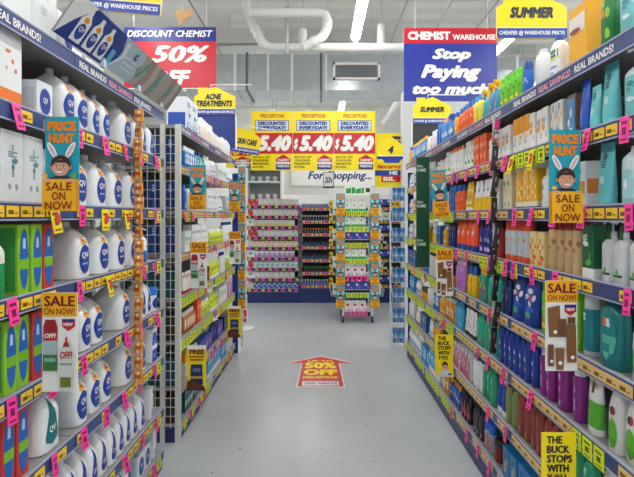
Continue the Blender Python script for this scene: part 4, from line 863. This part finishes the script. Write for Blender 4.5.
# cards standing out from the shelf edges
cards = 'teal and orange price cards'
hunt = small_sign(None, 'price_sign', 'teal card with a bunny-eared boy, before the front left bottles', -1, 1.425, 1.832, .112, .312, HUNT, TEAL, cards)
h2 = small_sign(None, 'price_sign', 'teal card with a bunny-eared boy, above the tan spray cans', 1, 1.505, 1.805, .108, .325, HUNT, TEAL, cards)
small_sign(h2, 'price_sign', 'tilted teal card with a bunny-eared boy, far end of right shelving', 1, 2.98, 1.80, .135, .30, HUNT, TEAL, cards, 0, -.1)
small_sign(hunt, 'price_sign', 'teal card with a bunny-eared boy, by the wire mesh post', -1, 3.0, 1.85, .115, .3, HUNT, TEAL, cards)
small_sign(hunt, 'price_sign', 'teal card with a bunny-eared boy, by the navy end post', -1, 4.3, 1.85, .115, .3, HUNT, TEAL, cards)
cards = 'sale cards with product pictures'
s1 = small_sign(None, 'sale_sign', 'sale card with red-capped spray pictures, before the front left bottles', -1, 1.41, 1.252, .115, .325, sale_spray(), WHT, cards)
small_sign(s1, 'sale_sign', 'sale card with red-capped spray pictures, by the wire mesh post', -1, 3.02, 1.33, .118, .33, None, WHT, cards)
small_sign(s1, 'sale_sign', 'sale card with red-capped spray pictures, by the navy end post', -1, 4.3, 1.36, .118, .33, None, WHT, cards)
s2 = small_sign(None, 'sale_sign', 'sale card with brown bottle pictures, before the green spray cans', 1, 1.522, 1.275, .112, .32, sale_tan(), WHT, cards)
small_sign(s2, 'sale_sign', 'sale card with brown bottle pictures, far end of right shelving', 1, 2.95, 1.26, .112, .30, None, WHT, cards)
cards = 'yellow cards reading the buck stops with you'
b1 = small_sign(None, 'yellow_sign', 'yellow buck-stops-with-you card, cut by the lower edge', 1, 1.53, .732, .122, .29, buck(), YEL, cards)
small_sign(b1, 'yellow_sign', 'yellow buck-stops-with-you card, whole with a man pictured', 1, 2.96, .70, .112, .30, None, YEL, cards)
cards = 'yellow free-gift cards'
FREE = [('r', 0, 0, 1, .09, WHT), ('t', 'FREE', .12, .09, .92, .20, MAROON, 0, .05), ('r', .1, .23, .9, .27, mat('b0602a')), ('r', .15, .30, .85, .34, mat('b0602a')), ('p', [(.2, .42), (.8, .42), (.84, .86), (.16, .86)], mat('24305a')), ('r', .3, .5, .7, .58, mat('5a78b8')), ('r', .18, .68, .82, .73, mat('c8a04a')), ('p', [(.0, .8), (.3, .74), (.9, .9), (1, 1), (0, 1)], mat('5a3426'))]
f1 = small_sign(None, 'yellow_sign', 'yellow free card with a dark bag picture, by the mesh post', -1, 2.95, .62, .13, .31, FREE, YEL, cards)
small_sign(f1, 'yellow_sign', 'yellow free card with a dark bag picture, by the navy end post', -1, 4.25, .62, .13, .31, None, YEL, cards)

# display board leaning out over the front left top shelf
def board():
    y0, y1 = 1.47, 2.555; L = y1 - y0; h = .165
    root = thing('display_board', 'long leaning picture board of bottles and skin along the top shelf', 'sign', (-.915, (y0 + y1) / 2, 2.136))
    ang = .60                                    # leans out towards the aisle
    A = lambda u, v, k=0: Vector((math.sin(ang) * h * v + math.cos(ang) * .0008 * k, (u - .5) * L, math.cos(ang) * h * v - math.sin(ang) * .0008 * k))
    n = Vector((math.cos(ang), 0, -math.sin(ang)))
    m = MB(); pts = [A(0, 0), A(1, 0), A(1, 1), A(0, 1)]
    m.loft([[p - n * .006 for p in pts], pts], mat('8f938f', .3), smooth=False); m.build('panel', root)
    pr = MB(); P = lambda pts, k, mm: pr.face([A(u, v, k) for u, v in pts], mm)
    P([(0, 0), (.30, 0), (.36, .3), (.37, .6), (.34, 1), (0, 1)], 1, mat('16388c'))
    P([(0, 0), (.05, .5), (.12, 1), (0, 1)], 2, mat('e8eaec'))
    P([(.30, 0), (.36, .3), (.37, .6), (.34, 1), (.60, 1), (.52, .5), (.56, 0)], 1, mat('a9bccb'))
    P([(.34, .1), (.40, .5), (.39, .9), (.37, .9), (.375, .5), (.33, .1)], 2, mat('d5e0e8'))
    skin = [mat('ab9d97'), mat('958985'), mat('b8aaa2'), mat('8d8883'), mat('a6a49c')]
    rr = random.Random(3)
    for j in range(9):
        c = .52 + j * .052; k = 2 + j
        P([(c, 0), (min(1, c + .075), 0), (min(1, c + .10 + rr.uniform(-.02, .02)), .45), (min(1, c + .08), 1), (min(1, c + .02), 1), (c + .03, .5)], k, skin[j % 5])
        if j % 3 == 0: P([(c + .01, .2), (c + .05, .35), (min(1, c + .09), .9), (min(1, c + .075), .95), (c + .03, .4)], k + 1, mat('3f9e98'))
    def ell(cu, cv, ru, rv, k, mm, a=0):
        P([(cu + ru * math.cos(t) , cv + rv * math.sin(t) + a * ru * math.cos(t)) for t in [2 * PI * i / 14 for i in range(14)]], k, mm)
    for j in range(3):
        c = .10 + j * .075
        P([(c - .03, .08), (c + .03, .08), (c + .03, .62), (c + .012, .76), (c + .01, .9), (c - .01, .9), (c - .012, .76), (c - .03, .62)], 3, mat('eceef0'))
        ell(c, .34, .022, .2, 4, mat('1b3f9c')); ell(c, .63, .014, .07, 4, mat('f2a01c'))
    P([(.33 - .03, .06), (.33, .06), (.33, .5), (.30, .5)], 4, mat('58b0c8'))
    ell(.47, .72, .014, .1, 5, mat('1b3f9c'))
    pr.build('print', root)
    tx = MB()
    for j in range(3): add_text(tx, 'QV', lambda a, b, j=j: A(.085 + j * .075 + .03 * a, .32 + .14 * b, 6), WHT)
    add_text(tx, 'QV', lambda a, b: A(.463 + .016 * a, .68 + .08 * b, 7), WHT)
    for i, t in enumerate(('gentle care', 'for the skin', 'you live in')): add_text(tx, t, lambda a, b, i=i: A(.40 + .09 * a, .52 - i * .15 + .08 * b, 6), mat('e8eef2'))
    tx.build('lettering', root)
    c = MB()
    for u in (.3, .62, .9): p = A(u, .04); c.box(p.x - .004, p.x + .014, p.y - .012, p.y + .012, -.012, .03, mat('c8d4de', .2))
    c.build('clip_frame', root)
board()

# ------------------------------------------------------------------ floor sticker
def arrow():
    ya, yb = 3.80, 4.62; w = .62
    root = thing('floor_sticker', 'red arrow sticker on the floor reading 50% off', 'sticker', (0, (ya + yb) / 2, 0.0008)); L = yb - ya
    def out(k): return [(-.205 * k, -L / 2 * k), (.205 * k, -L / 2 * k), (.185 * k, .2), (.33 * k, .2 * k), (0, L / 2 * k), (-.33 * k, .2 * k), (-.185 * k, .2)]
    m = MB(); o = out(1.05); m.loft([[(x, y, 0) for x, y in o], [(x, y, .0012) for x, y in o]], mat('dfe2e4', .35), smooth=False); m.build('sticker_edge', root)
    m = MB(); m.face([(x, y, .0018) for x, y in out(1.0)], mat('c4243a', .35)); m.face([(-.165, -L / 2 + .02, .0022), (.165, -L / 2 + .02, .0022), (.165, -L / 2 + .12, .0022), (-.165, -L / 2 + .12, .0022)], mat('e8e2ea', .35)); m.build('print', root)
    t = MB()
    for body, x0, x1, y0, y1, mm, bo in (('UP TO', -.13, .13, .235, .285, YEL, .05), ('50%', -.16, .16, .04, .22, YEL, .05), ('OFF', -.165, .165, -.14, .015, YEL, .05), ('PRESCRIPTIONS', -.165, .165, -.225, -.165, YEL, .04), ('CHEMIST WAREHOUSE', -.15, .15, -L / 2 + .04, -L / 2 + .10, mat('5a2a6a', .4), .03)):
        add_text(t, body, lambda a, b: (x0 + (x1 - x0) * a, y0 + (y1 - y0) * b, .0026), mm, 0, bo)
    t.build('lettering', root); return root
a = arrow(); a.location.x = .005

# ------------------------------------------------------------------ back wall shelving, seen across the open floor
HB = [1.70 - .182 * i for i in range(9)]
HC = [1.66 - .225 * i for i in range(7)]
def backbay(label, x0, x1, H, kind_, Y=7.5):
    W = x1 - x0
    root = bay(label, 0, 0, W, H, 'bare', 'back wall shelving', D=.36, loc=((x0 + x1) / 2, Y, 0))
    for c in list(root.children):
        if c.name.startswith('shelf'):
            x = -W / 2 + .07; n = R.randint(0, 1)
            while x < W / 2 - .04:
                if kind_ == 'navy': link('price_tag', tag_mesh('pinksq' if n % 2 else 'yellow'), c, (x, 0, .0)); x += .125 if n % 2 else .11
                else: link('price_tag', tag_mesh('pinksq' if n % 4 == 1 else 'yellow'), c, (x, 0, .0)); x += .075
                n += 1
    return root
backbay('navy-railed shelving bay on the back wall with pale packs', -1.30, -.36, HB, 'navy')
backbay('shelving bay on the back wall with rows of dark bottles', -.355, .30, HC, 'yel')
backbay('shelving bay on the back wall behind the rolling stand', .305, .85, HC, 'yel')
backbay('shelving bay on the back wall with blue and black packs', .855, 1.75, HC, 'yel')
bottle('tinyblack', 'small black bottle, white dot cap', .045, .04, .095, '1a1a22', 'e2e2e6', [(.2, .6, .8, 'rect', ['aba'], 'a=1a1a22 b=9a90b0')], ch=.25, nm='cosmetic_bottle')
bottle('tinyamber', 'small black bottle, orange cap', .045, .04, .095, '1c1418', 'e8822a', [(.2, .6, .8, 'rect', ['aba'], 'a=1c1418 b=c8b0c0')], ch=.25, nm='cosmetic_bottle')
bottle('tinyblue', 'small dark-blue bottle, pale band', .045, .04, .095, '1a2350', '3a3a60', [(.2, .6, .8, 'rect', ['bab'], 'a=8ac0d8 b=1a2350')], ch=.25, nm='cosmetic_bottle')
bottle('tinygreen', 'small black bottle, green cap', .045, .04, .095, '14181c', '4fae3a', [(.2, .6, .8, 'rect', ['aba'], 'a=14181c b=8a4a5a')], ch=.25, nm='cosmetic_bottle')
bottle('tinypale', 'small violet bottle, white cap', .045, .04, .095, '4a5a9a', 'e8e8ee', [(.2, .6, .8, 'rect', ['aba'], 'a=4a5a9a b=d0d8e8')], ch=.25, nm='cosmetic_bottle')
carton('pgrey', 'pale grey pack, faint pink print', .085, .07, .115, 'd2d0d2', [(.0, 1, .96, 'rect', ['aab', 'aaa', 'bca'], 'a=d6d4d6 b=c8a8b4 c=9aa8b4')], n='packet')
carton('pyel', 'pale pack, yellow lower stripe', .085, .07, .11, 'd6d4ce', [(.0, 1, .96, 'rect', ['aaa', 'aba', 'ccc'], 'a=d6d4ce b=a0a8a8 c=d8c83a')], n='packet')
carton('porange', 'cream pack, orange corner', .085, .07, .11, 'dcd0c0', [(.0, 1, .96, 'rect', ['bba', 'aaa', 'aab'], 'a=dcd0c0 b=e09a4a')], n='packet')
carton('plilac', 'lilac pack, white top', .085, .07, .115, 'c4b4d0', [(.0, 1, .96, 'rect', ['aaa', 'bab', 'bbb'], 'a=e6e2ea b=a888c0')], n='packet')
carton('pteal', 'pale teal pack, dark print', .085, .07, .11, 'b4ccd0', [(.0, 1, .96, 'rect', ['aaa', 'bab', 'aab'], 'a=c8d8da b=5a98a4')], n='packet')
carton('pblue', 'blue and white pack', .085, .07, .1, '7a9ad0', [(.0, 1, .96, 'rect', ['aab', 'bba', 'abb'], 'a=e2e8f0 b=3a5ab0')], n='packet')
carton('pred', 'red pack, white corner', .085, .07, .115, 'c83238', [(.0, 1, .96, 'rect', ['aab', 'aaa', 'baa'], 'a=c83238 b=f0e4e0')], n='packet')
carton('pyellow', 'yellow pack, dark print', .07, .06, .13, 'ecc01e', [(.0, 1, .96, 'rect', ['aaa', 'bba', 'aaa'], 'a=ecc01e b=6a4a1a')], n='packet')
carton('pblk', 'black pack, yellow and white print', .10, .08, .14, '20222a', [(.0, 1, .96, 'rect', ['aaa', 'bca', 'aab'], 'a=20222a b=e8c830 c=e8e8e8')], n='packet')
carton('pbluebk', 'royal-blue pack, black base', .12, .08, .15, [(.35, '1a1c28'), (1, '2a50b4')], [(.4, .9, .9, 'rect', ['aba', 'aac'], 'a=2a50b4 b=dfe6f2 c=c83a9a')], n='packet')
carton('pwhitebig', 'white pack, small green mark', .11, .08, .15, 'e0e4e2', [(.1, .9, .9, 'rect', ['aaa', 'bba', 'aaa'], 'a=e0e4e2 b=4aa070')], n='packet')
def backrow(x0, x1, z, shelf, items, where, Y=7.5):
    """items laid out along X on one shelf; (kind, how many)"""
    x = x0
    for key, n in items:
        K = KINDS[key]
        for j in range(n):
            if x + K['w'] > x1: break
            put(key, (x + K['w'] / 2, Y + .035 + K['d'] / 2, z + .0006), R.uniform(-.05, .05), '%s, %s along, %s shelf, %s' % (K['desc'], ordw(j), SHELFS[shelf], where), '%s on the %s shelf, %s' % (K['desc'], SHELFS[shelf], where))
            x += K['w'] + .003
SHELFS = SHELFW[:7] + ['eighth', 'bottom']
for i, (a_, b_, n_) in enumerate((('pred', 'pgrey', 2), ('pred', 'pgrey', 1), ('pwhitebig', 'pyel', 1), ('pred', 'pgrey', 2), ('pgrey', 'porange', 1), ('pwhitebig', 'plilac', 1), ('pred', 'pteal', 1), ('pwhitebig', 'pgrey', 1), ('pyel', 'pblue', 1))):
    backrow(-1.26, -.38, HB[i], i, [(a_, n_), (b_, 12)], 'pale back bay')
for i, k_ in enumerate(('tinypale', 'tinyblack', 'tinyamber', 'tinyblue', 'tinyblue', 'tinygreen', 'tinypale')):
    backrow(-.33, .15, HC[i], i, [(k_, 10)], 'dark back bay'); backrow(.16, .30, HC[i], i, [('pyellow', 2)], 'dark back bay')
for i in range(7):
    backrow(.33, .84, HC[i], i, [(('pwhitebig', 'pblk', 'pwhitebig', 'pyellow', 'pblk', 'pwhitebig', 'pblk')[i], 6)], 'bay behind stand')
    backrow(.89, 1.72, HC[i], i, [(('pbluebk', 'pwhitebig', 'pbluebk', 'pblk', 'pbluebk', 'pyellow', 'pbluebk')[i], 3), (('pyellow', 'pbluebk', 'pblk', 'pbluebk', 'pblk', 'pblk', 'pblk')[i], 4)], 'blue-black back bay')

# ------------------------------------------------------------------ rolling promotion stand
def stand():
    Y = 6.1; x0, x1 = .325, .74; cx = (x0 + x1) / 2; W = x1 - x0
    root = thing('display_stand', 'white rolling wire display stand with teal and orange side strips', 'stand', (cx, Y, 0))
    ST = mat('d6d8d8', .35, .2); top = 1.83
    for sx in (-1, 1):
        for sy in (0, .42):
            m = MB(); m.box(sx * W / 2 - .012, sx * W / 2 + .012, sy, sy + .02, .09, top, ST); m.build('post', root)
            wheel = MB(); wheel.loft([[(sx * W / 2 + dx, sy + .01 + .045 * math.cos(a), .047 + .045 * math.sin(a)) for a in [2 * PI * i / 14 for i in range(14)]] for dx in (-.016, .016)], BLK); wv = wheel.build('wheel', root)
            fk = MB(); fk.box(sx * W / 2 - .024, sx * W / 2 + .024, sy - .004, sy + .024, .078, .10, mat('8a8c8e', .3, .6)); fk.build('wheel_fork', wv)
    zs = [.16, .42, .66, .90, 1.13, 1.36, 1.58]
    for z in zs:
        m = MB()
        m.box(-W / 2, W / 2, 0, .44, z - .006, z, ST); sh = m.build('shelf', root)
        r = MB(); r.tube([(-W / 2, -.004, z + .05), (W / 2, -.004, z + .05)], .003, ST, 6); r.build('front_wire', sh)
    for i, z in enumerate(zs):
        if i % 2 == 0 and i:
            pass
        c = {0: 'pink', 1: 'lime', 2: 'pink', 3: 'lime', 4: 'lime', 5: 'lime', 6: 'lime'}[i]
        for k in range(5): link('price_tag', tag_mesh(c), root, (-W / 2 + .07 + k * .065, -.008, z + .004))
    for s in (-1, 1):
        for k in range(5):
            src = hunt if k or s > 0 else hunt
            t = link('promo_card', None, root, (s * (W / 2 + .035), -.022, .22 + k * .325))
            for ch in hunt.children:
                if ch.name.startswith('clip'): continue
                cc = ch.copy(); COL.objects.link(cc); cc.parent = t; cc.scale = (1.12, 1, 1.0)
    hb = MB(); hb.box(-W / 2 + .02, W / 2 - .02, -.01, -.004, top - .02, top + .11, mat('eef2ee', .35)); hd = hb.build('header_panel', root)
    ht = MB(); 
    for i_, (a_, b_) in enumerate(((-.40, -.22), (-.20, -.08), (-.06, .12), (.14, .22))): ht.face([(W * a_, -.0115, top + .0), (W * b_, -.0115, top + .01), (W * b_, -.0115, top + .085), (W * a_, -.0115, top + (.07, .09, .06, .085)[i_])], mat('1f9a3a', .4))
    ht.face([(W * .28, -.0115, top + .02), (W * .42, -.0115, top + .02), (W * .42, -.0115, top + .08), (W * .28, -.0115, top + .08)], mat('2a3036', .4)); ht.build('print', hd)
    for s in (-1, 1):
        for z in (.35, .75, 1.15, 1.5):
            b = MB()
            for k in range(5):
                b.tube([(s * (W / 2 + .012), .05 + .08 * k, z), (s * (W / 2 + .16), .05 + .08 * k, z + .02), (s * (W / 2 + .18), .05 + .08 * k, z + .10)], .0025, ST, 5)
            b.tube([(s * (W / 2 + .18), .03, z + .10), (s * (W / 2 + .18), .40, z + .10)], .003, ST, 5); b.tube([(s * (W / 2 + .16), .03, z + .02), (s * (W / 2 + .16), .40, z + .02)], .003, ST, 5)
            b.build('side_basket', root)
    rows_ = ['pteal', 'pblk', 'pgreenmark', 'pdark', 'pgreenmark', 'plilac', 'pgreenmark']
    for i, z in enumerate(zs):
        key = ['predmark', 'pbluebk', 'predmark', 'pgreenmark', 'pbluebk', 'pgreenmark', 'pgreenmark'][i]
        K = KINDS[key]; n = int((W - .04) / (K['w'] + .004))
        for j in range(n):
            put(key, (cx - W / 2 + .02 + K['w'] / 2 + j * (K['w'] + .004), Y + .03 + K['d'] / 2, z + .0006), 0, '%s, %s from left, %s tier up the rolling stand' % (K['desc'], ordw(j), ordw(i)), '%s, %s tier of the rolling stand' % (K['desc'], ordw(i)))
    for s in (-1, 1):
        for q, z in enumerate((.35, .75, 1.15, 1.5)):
            put('pwhitebig', (cx + s * (W / 2 + .085), Y + .16, z + .028), 0, 'white pack in the %s side basket, %s basket up' % ('aisle-number' if s > 0 else 'arrow', ordw(q)), 'white packs in the stand side baskets')
carton('pgreenmark', 'white pack, green square print', .10, .08, .14, 'e4e8e6', [(.0, 1, .96, 'rect', ['aaaa', 'abaa', 'aaaa', 'cccc'], 'a=e4e8e6 b=1f8a5a c=2fae4a')], n='packet')
carton('predmark', 'white pack, red square print', .10, .08, .14, 'e4e4e6', [(.0, 1, .96, 'rect', ['aaaa', 'abba', 'aaaa', 'cacc'], 'a=e4e4e6 b=c8283a c=d84a9a')], n='packet')
stand()

# ------------------------------------------------------------------ ends of the shelving rows
def end_post(label, x, y, h, group=None):
    root = thing('end_post', label, 'post', (x, y, 0)); m = MB(); m.box(-.03, .03, 0, .012, 0, h, NAVY); m.build('blue_strip', root)
    p = MB(); p.box(-.012, .012, .014, .04, 0, h, POST); p.build('upright', root)
end_post('navy end post of the rear left shelving', -.935, 4.735, 1.98)
end_post('navy end post of the right shelving', .985, 4.665, 1.98)
def wire_rack():
    x0, x1 = .80, .955; Y = 4.88; h = 1.86
    root = thing('wire_rack', 'narrow wire rack of blue packs at the far end of right shelving', 'rack', ((x0 + x1) / 2, Y, 0)); w = x1 - x0
    for s in (-1, 1):
        m = MB(); m.tube([(s * w / 2, 0, 0), (s * w / 2, 0, h)], .009, POST); m.build('post', root)
    for i in range(8):
        z = .1 + i * .225; b = MB()
        for k in range(5): b.tube([(-w / 2 + w * k / 4, .0, z), (-w / 2 + w * k / 4, -.14, z), (-w / 2 + w * k / 4, -.16, z + .08)], .0025, POST, 5)
        b.tube([(-w / 2, -.16, z + .08), (w / 2, -.16, z + .08)], .003, POST, 5); b.tube([(-w / 2, -.14, z), (w / 2, -.14, z)], .003, POST, 5); [b.tube([(q * w / 2, 0, z + .2), (q * w / 2, -.158, z + .08)], .003, POST, 5) for q in (-1, 1)]
        b.build('wire_basket', root)
    for i in range(8):
        for k in range(2):
            put('rackblue', (x0 + .043 + k * .068, Y - .07, .1 + i * .225 + .004), R.uniform(-.1, .1), 'blue pack in the wire rack, %s basket up, %s' % (ordw(i), ('aisle side', 'shelving side')[k]), 'blue packs in the wire rack')
carton('rackblue', 'blue pack', .06, .065, .15, '1f5aa4', [(.0, 1, .96, 'rect', ['aba', 'bcb', 'aab'], 'a=1f5aa4 b=5a9ad0 c=c8dcf0')], n='packet')
wire_rack()
# dark-green strip at the far end of the right shelving
def green_strip():
    x, Y = .985, 3.6; w, h = .11, .92
    root = thing('display_strip', 'tall dark-green display strip hanging at the far end of right shelving', 'sign', (.862, Y, 1.08))
    m = MB(); m.box(-w / 2, w / 2, 0, .008, 0, h, mat('0f4a36', .35)); m.build('panel', root)
    t = MB()
    for z in (.8, .5, .18): add_text(t, 'Skin', lambda a, b: (-.05 + .05 * a, -.001, z + .035 + .022 * b), mat('cfe4d8')); add_text(t, 'CARE', lambda a, b: (-.05 + .075 * a, -.001, z + .026 * b), mat('e8f4ee'))
    t.build('lettering', root)
    c = MB(); c.box(w / 2, w / 2 + .02, 0, .006, h - .1, h - .04, GREY); c.build('clip', root)
green_strip()
# strip of price cards at the far left end
def boy_strip():
    root = thing('display_strip', 'narrow strip of repeated teal and orange boy cards, far left end', 'sign', (-.90, 4.95, .45)); n = 5
    m = MB(); m.box(-.05, .05, .002, .006, 0, n * .33, WHT); m.build('backing', root)
    for k in range(n):
        t = link('promo_card', None, root, (0, -.006, k * .33))
        for ch in hunt.children:
            if ch.name.startswith('clip'): continue
            cc = ch.copy(); COL.objects.link(cc); cc.parent = t; cc.scale = (.75, 1, 1)
    p = MB(); p.tube([(.0, .03, -.45), (.0, .03, 1.7)], .012, POST); p.build('pole', root)
boy_strip()
def peg_stand():
    root = thing('peg_stand', 'slim pole with pegs holding red and blue packs, beyond the left row', 'rack', (-1.02, 5.75, 0))
    m = MB(); m.tube([(0, .05, 0), (0, .05, 1.75)], .014, POST); m.build('pole', root)
    b = MB(); b.lathe([(.14, 0), (.14, .015), (.02, .03)], POST); b.build('base_plate', root)
    for i in range(8):
        q = MB(); q.tube([(0, .05, .28 + .2 * i), (0, -.10, .28 + .2 * i)], .004, POST, 6); q.build('peg', root)
    for i in range(8):
        put(('pegred', 'pegblue')[i % 2], (-1.02, 5.75 - .06, .28 + .2 * i - .165), 0, '%s on the slim pole, %s peg up' % (('red and white pack', 'blue and white pack')[i % 2], ordw(i)), 'packs hanging on the slim pole')
kind('pegred', 'red pack', 'hanging_packet', 'packet', 'carton', .11, .03, .16, 'dfe0e2', None, [(.0, 1, .96, 'rect', ['bbb', 'bab', 'aba', 'bbb'], 'a=dfe0e2 b=c82a30')])
kind('pegblue', 'blue pack', 'hanging_packet', 'packet', 'carton', .11, .03, .16, 'd5dbe2', None, [(.0, 1, .96, 'rect', ['aba', 'bbb', 'aca', 'aaa'], 'a=d5dbe2 b=3a6ab8 c=9ac83a')])
peg_stand()

# ------------------------------------------------------------------ clip strips hanging from the shelf edges
def clip_strip(label, x, y, z0, z1, tiltx=0):
    root = thing('clip_strip', label, 'strip', (x, y, z0)); m = MB(); m.box(-.006, .006, -.001, .001, 0, z1 - z0, mat('d8d8d4', .3)); m.build('strip_band', root)
    k = MB()
    z = .05
    while z < z1 - z0: k.box(-.012, .012, -.004, -.001, z, z + .006, GREY); z += .072
    k.build('hook_rows_rib', root); return root
clip_strip('clear clip strip of small orange packs on the front left shelving', -.905, 2.16, .66, 2.06)
kind('snack', 'orange pack', 'hanging_packet', 'packet', 'pouch', .045, .022, .064, 'e0963a', None, [(.1, .9, .8, 'rect', ['aba', 'ccc', 'aba'], 'a=e8a24a b=f6e8d0 c=b85a2a')])
for i in range(19):
    put('snack', (-.905 + R.uniform(-.004, .004), 2.143, .675 + i * .072), R.uniform(-.5, .3), 'small orange pack on the clear clip strip, %s from its lower end' % ordw(i), 'orange packs on the clip strip')
clip_strip('clear clip strip of slim dark packs on the right shelving', .905, 2.24, .80, 2.02)
kind('pen', 'slim dark pack', 'hanging_packet', 'packet', 'pouch', .032, .016, .13, [(.3, '1e1e22'), (.62, '2a262c'), (1, '1c1a1c')], None, [(.2, .8, .8, 'rect', ['aba', 'aaa', 'aab'], 'a=1e1e22 b=c8a0b0')])
kind('penpink', 'slim dark pack, pink top', 'hanging_packet', 'packet', 'pouch', .03, .016, .13, [(.65, '4a4046'), (1, 'd8327e')], None, [(.1, .6, .8, 'rect', ['aba', 'aaa', 'cbc'], 'a=c8b8c0 b=4a3a4a c=c8283a')])
for i in range(9):
    o = put(('pen', 'pen', 'pen', 'pen', 'pen', 'pen', 'pen', 'pen', 'penpink')[i], (.898 + R.uniform(-.006, .006), 2.22, .80 + i * .134), R.uniform(-.2, .2), 'slim %s pack on the right clip strip, %s from its lower end' % ('dark' if i < 8 else 'pink-topped', ordw(i)), 'slim packs on the right clip strip')
    o.rotation_euler = (0, R.uniform(.02, .2), o.rotation_euler.z)

# ------------------------------------------------------------------ dispensary counter and cabinets far behind
def cabinet():
    root = thing('wall_cabinet', 'tall white open-shelved cabinet behind the back wall shelving', 'cabinet', (-1.25, 9.6, 0)); w, h, d = .78, 2.65, .4
    b = MB(); b.box(-w / 2, w / 2, d - .02, d, 0, h, mat('9aa0a4', .5)); b.build('back_panel', root)
    for s in (-1, 1):
        q = MB(); q.box(s * w / 2 - .025, s * w / 2 + .025, 0, d, 0, h, WHT); q.build('side_panel', root)
    for z in (.4, .8, 1.2, 1.55, 1.9, 2.3, 2.62):
        q = MB(); q.box(-w / 2 + .026, w / 2 - .026, .01, d - .021, z - .03, z, WHT); sh = q.build('shelf', root)
        for k in range(3): link('price_tag', tag_mesh('yellow'), sh, (-.25 + .25 * k, .008, 0))
    for i, z in enumerate((1.55, 1.9, 2.3)):
        for j in range(4):
            put(('pbluebk', 'pgrey', 'pteal')[i], (-1.25 - .27 + j * .17, 9.6 + .12, z + .0006), 0, '%s in the white cabinet, %s along, %s row' % (('blue-black pack', 'pale grey pack', 'pale teal pack')[i], ordw(j), ('lower', 'middle', 'upper')[i]), 'packs in the white cabinet')
cabinet()
def counter():
    root = thing('service_counter', 'long white service counter at the back of the shop', 'counter', (.9, 10.2, 0))
    b = MB(); b.box(-2.4, 2.4, 0, .5, 0, 1.06, mat('dadcdc', .5)); b.build('counter_body', root)
    t = MB(); t.box(-2.45, 2.45, -.05, .55, 1.06, 1.1, WHT); t.build('worktop', root)
    for x in (-1.6, -.8, 0, .8, 1.6):
        g = MB(); g.box(x - .008, x + .008, -.006, 0, .1, 1.04, mat('a8acae')); g.build('seam_trim', root)
counter()
# tan paper tag hanging from the ceiling
root = thing('paper_tag', 'crumpled tan paper tag hanging by the discount sign', 'tag', px(182, 26, 5.2))
m = MB(); m.prism([(-.08, .18), (.14, .2), (.12, .12), (.03, .08), (-.02, 0), (-.05, .06)], -.01, .012, mat('cfa374', .6)); m.build('tag_sheet', root)
m = MB(); m.box(-.003, .003, -.002, .004, .15, CEIL - root.location.z, GREY); m.build('hanger', root)
# packs seen through the wire mesh
for i in range(7):
    for j in range(3):
        k_ = ('meshblue', 'meshblue', 'meshblue', 'meshteal', 'meshdark', 'meshteal', 'meshdark')[i]
        put(k_, (-1.006 - j * .112, 2.945, HL[i + 1] + .0006), 0, KINDS[k_]['desc'] + ', %s shelf, %s from the aisle' % (SHELFW[i + 1], ordw(j)), 'packs behind the wire mesh')


# ------------------------------------------------------------------ soft ambient fill, added through the open end behind the camera
w = bpy.data.worlds.new('ambient_fill'); SC.world = w; w.use_nodes = True
w.node_tree.nodes['Background'].inputs[0].default_value = (.9, .95, 1, 1)
w.node_tree.nodes['Background'].inputs[1].default_value = .5

# ------------------------------------------------------------------ camera
cam = bpy.data.cameras.new('camera'); co = bpy.data.objects.new('camera', cam); COL.objects.link(co)
co.location = (0, 0, EYE); co.rotation_euler = (PI / 2, 0, 0)
cam.sensor_width = 36; cam.lens = 36 * F / 634; cam.shift_x = -3 / 634; cam.shift_y = -21.5 / 634; cam.clip_start = .05
SC.camera = co
vs = SC.view_settings; vs.view_transform = 'Standard'; vs.look = 'None'; vs.gamma = 1; vs.use_curve_mapping = False; vs.exposure = 0.55
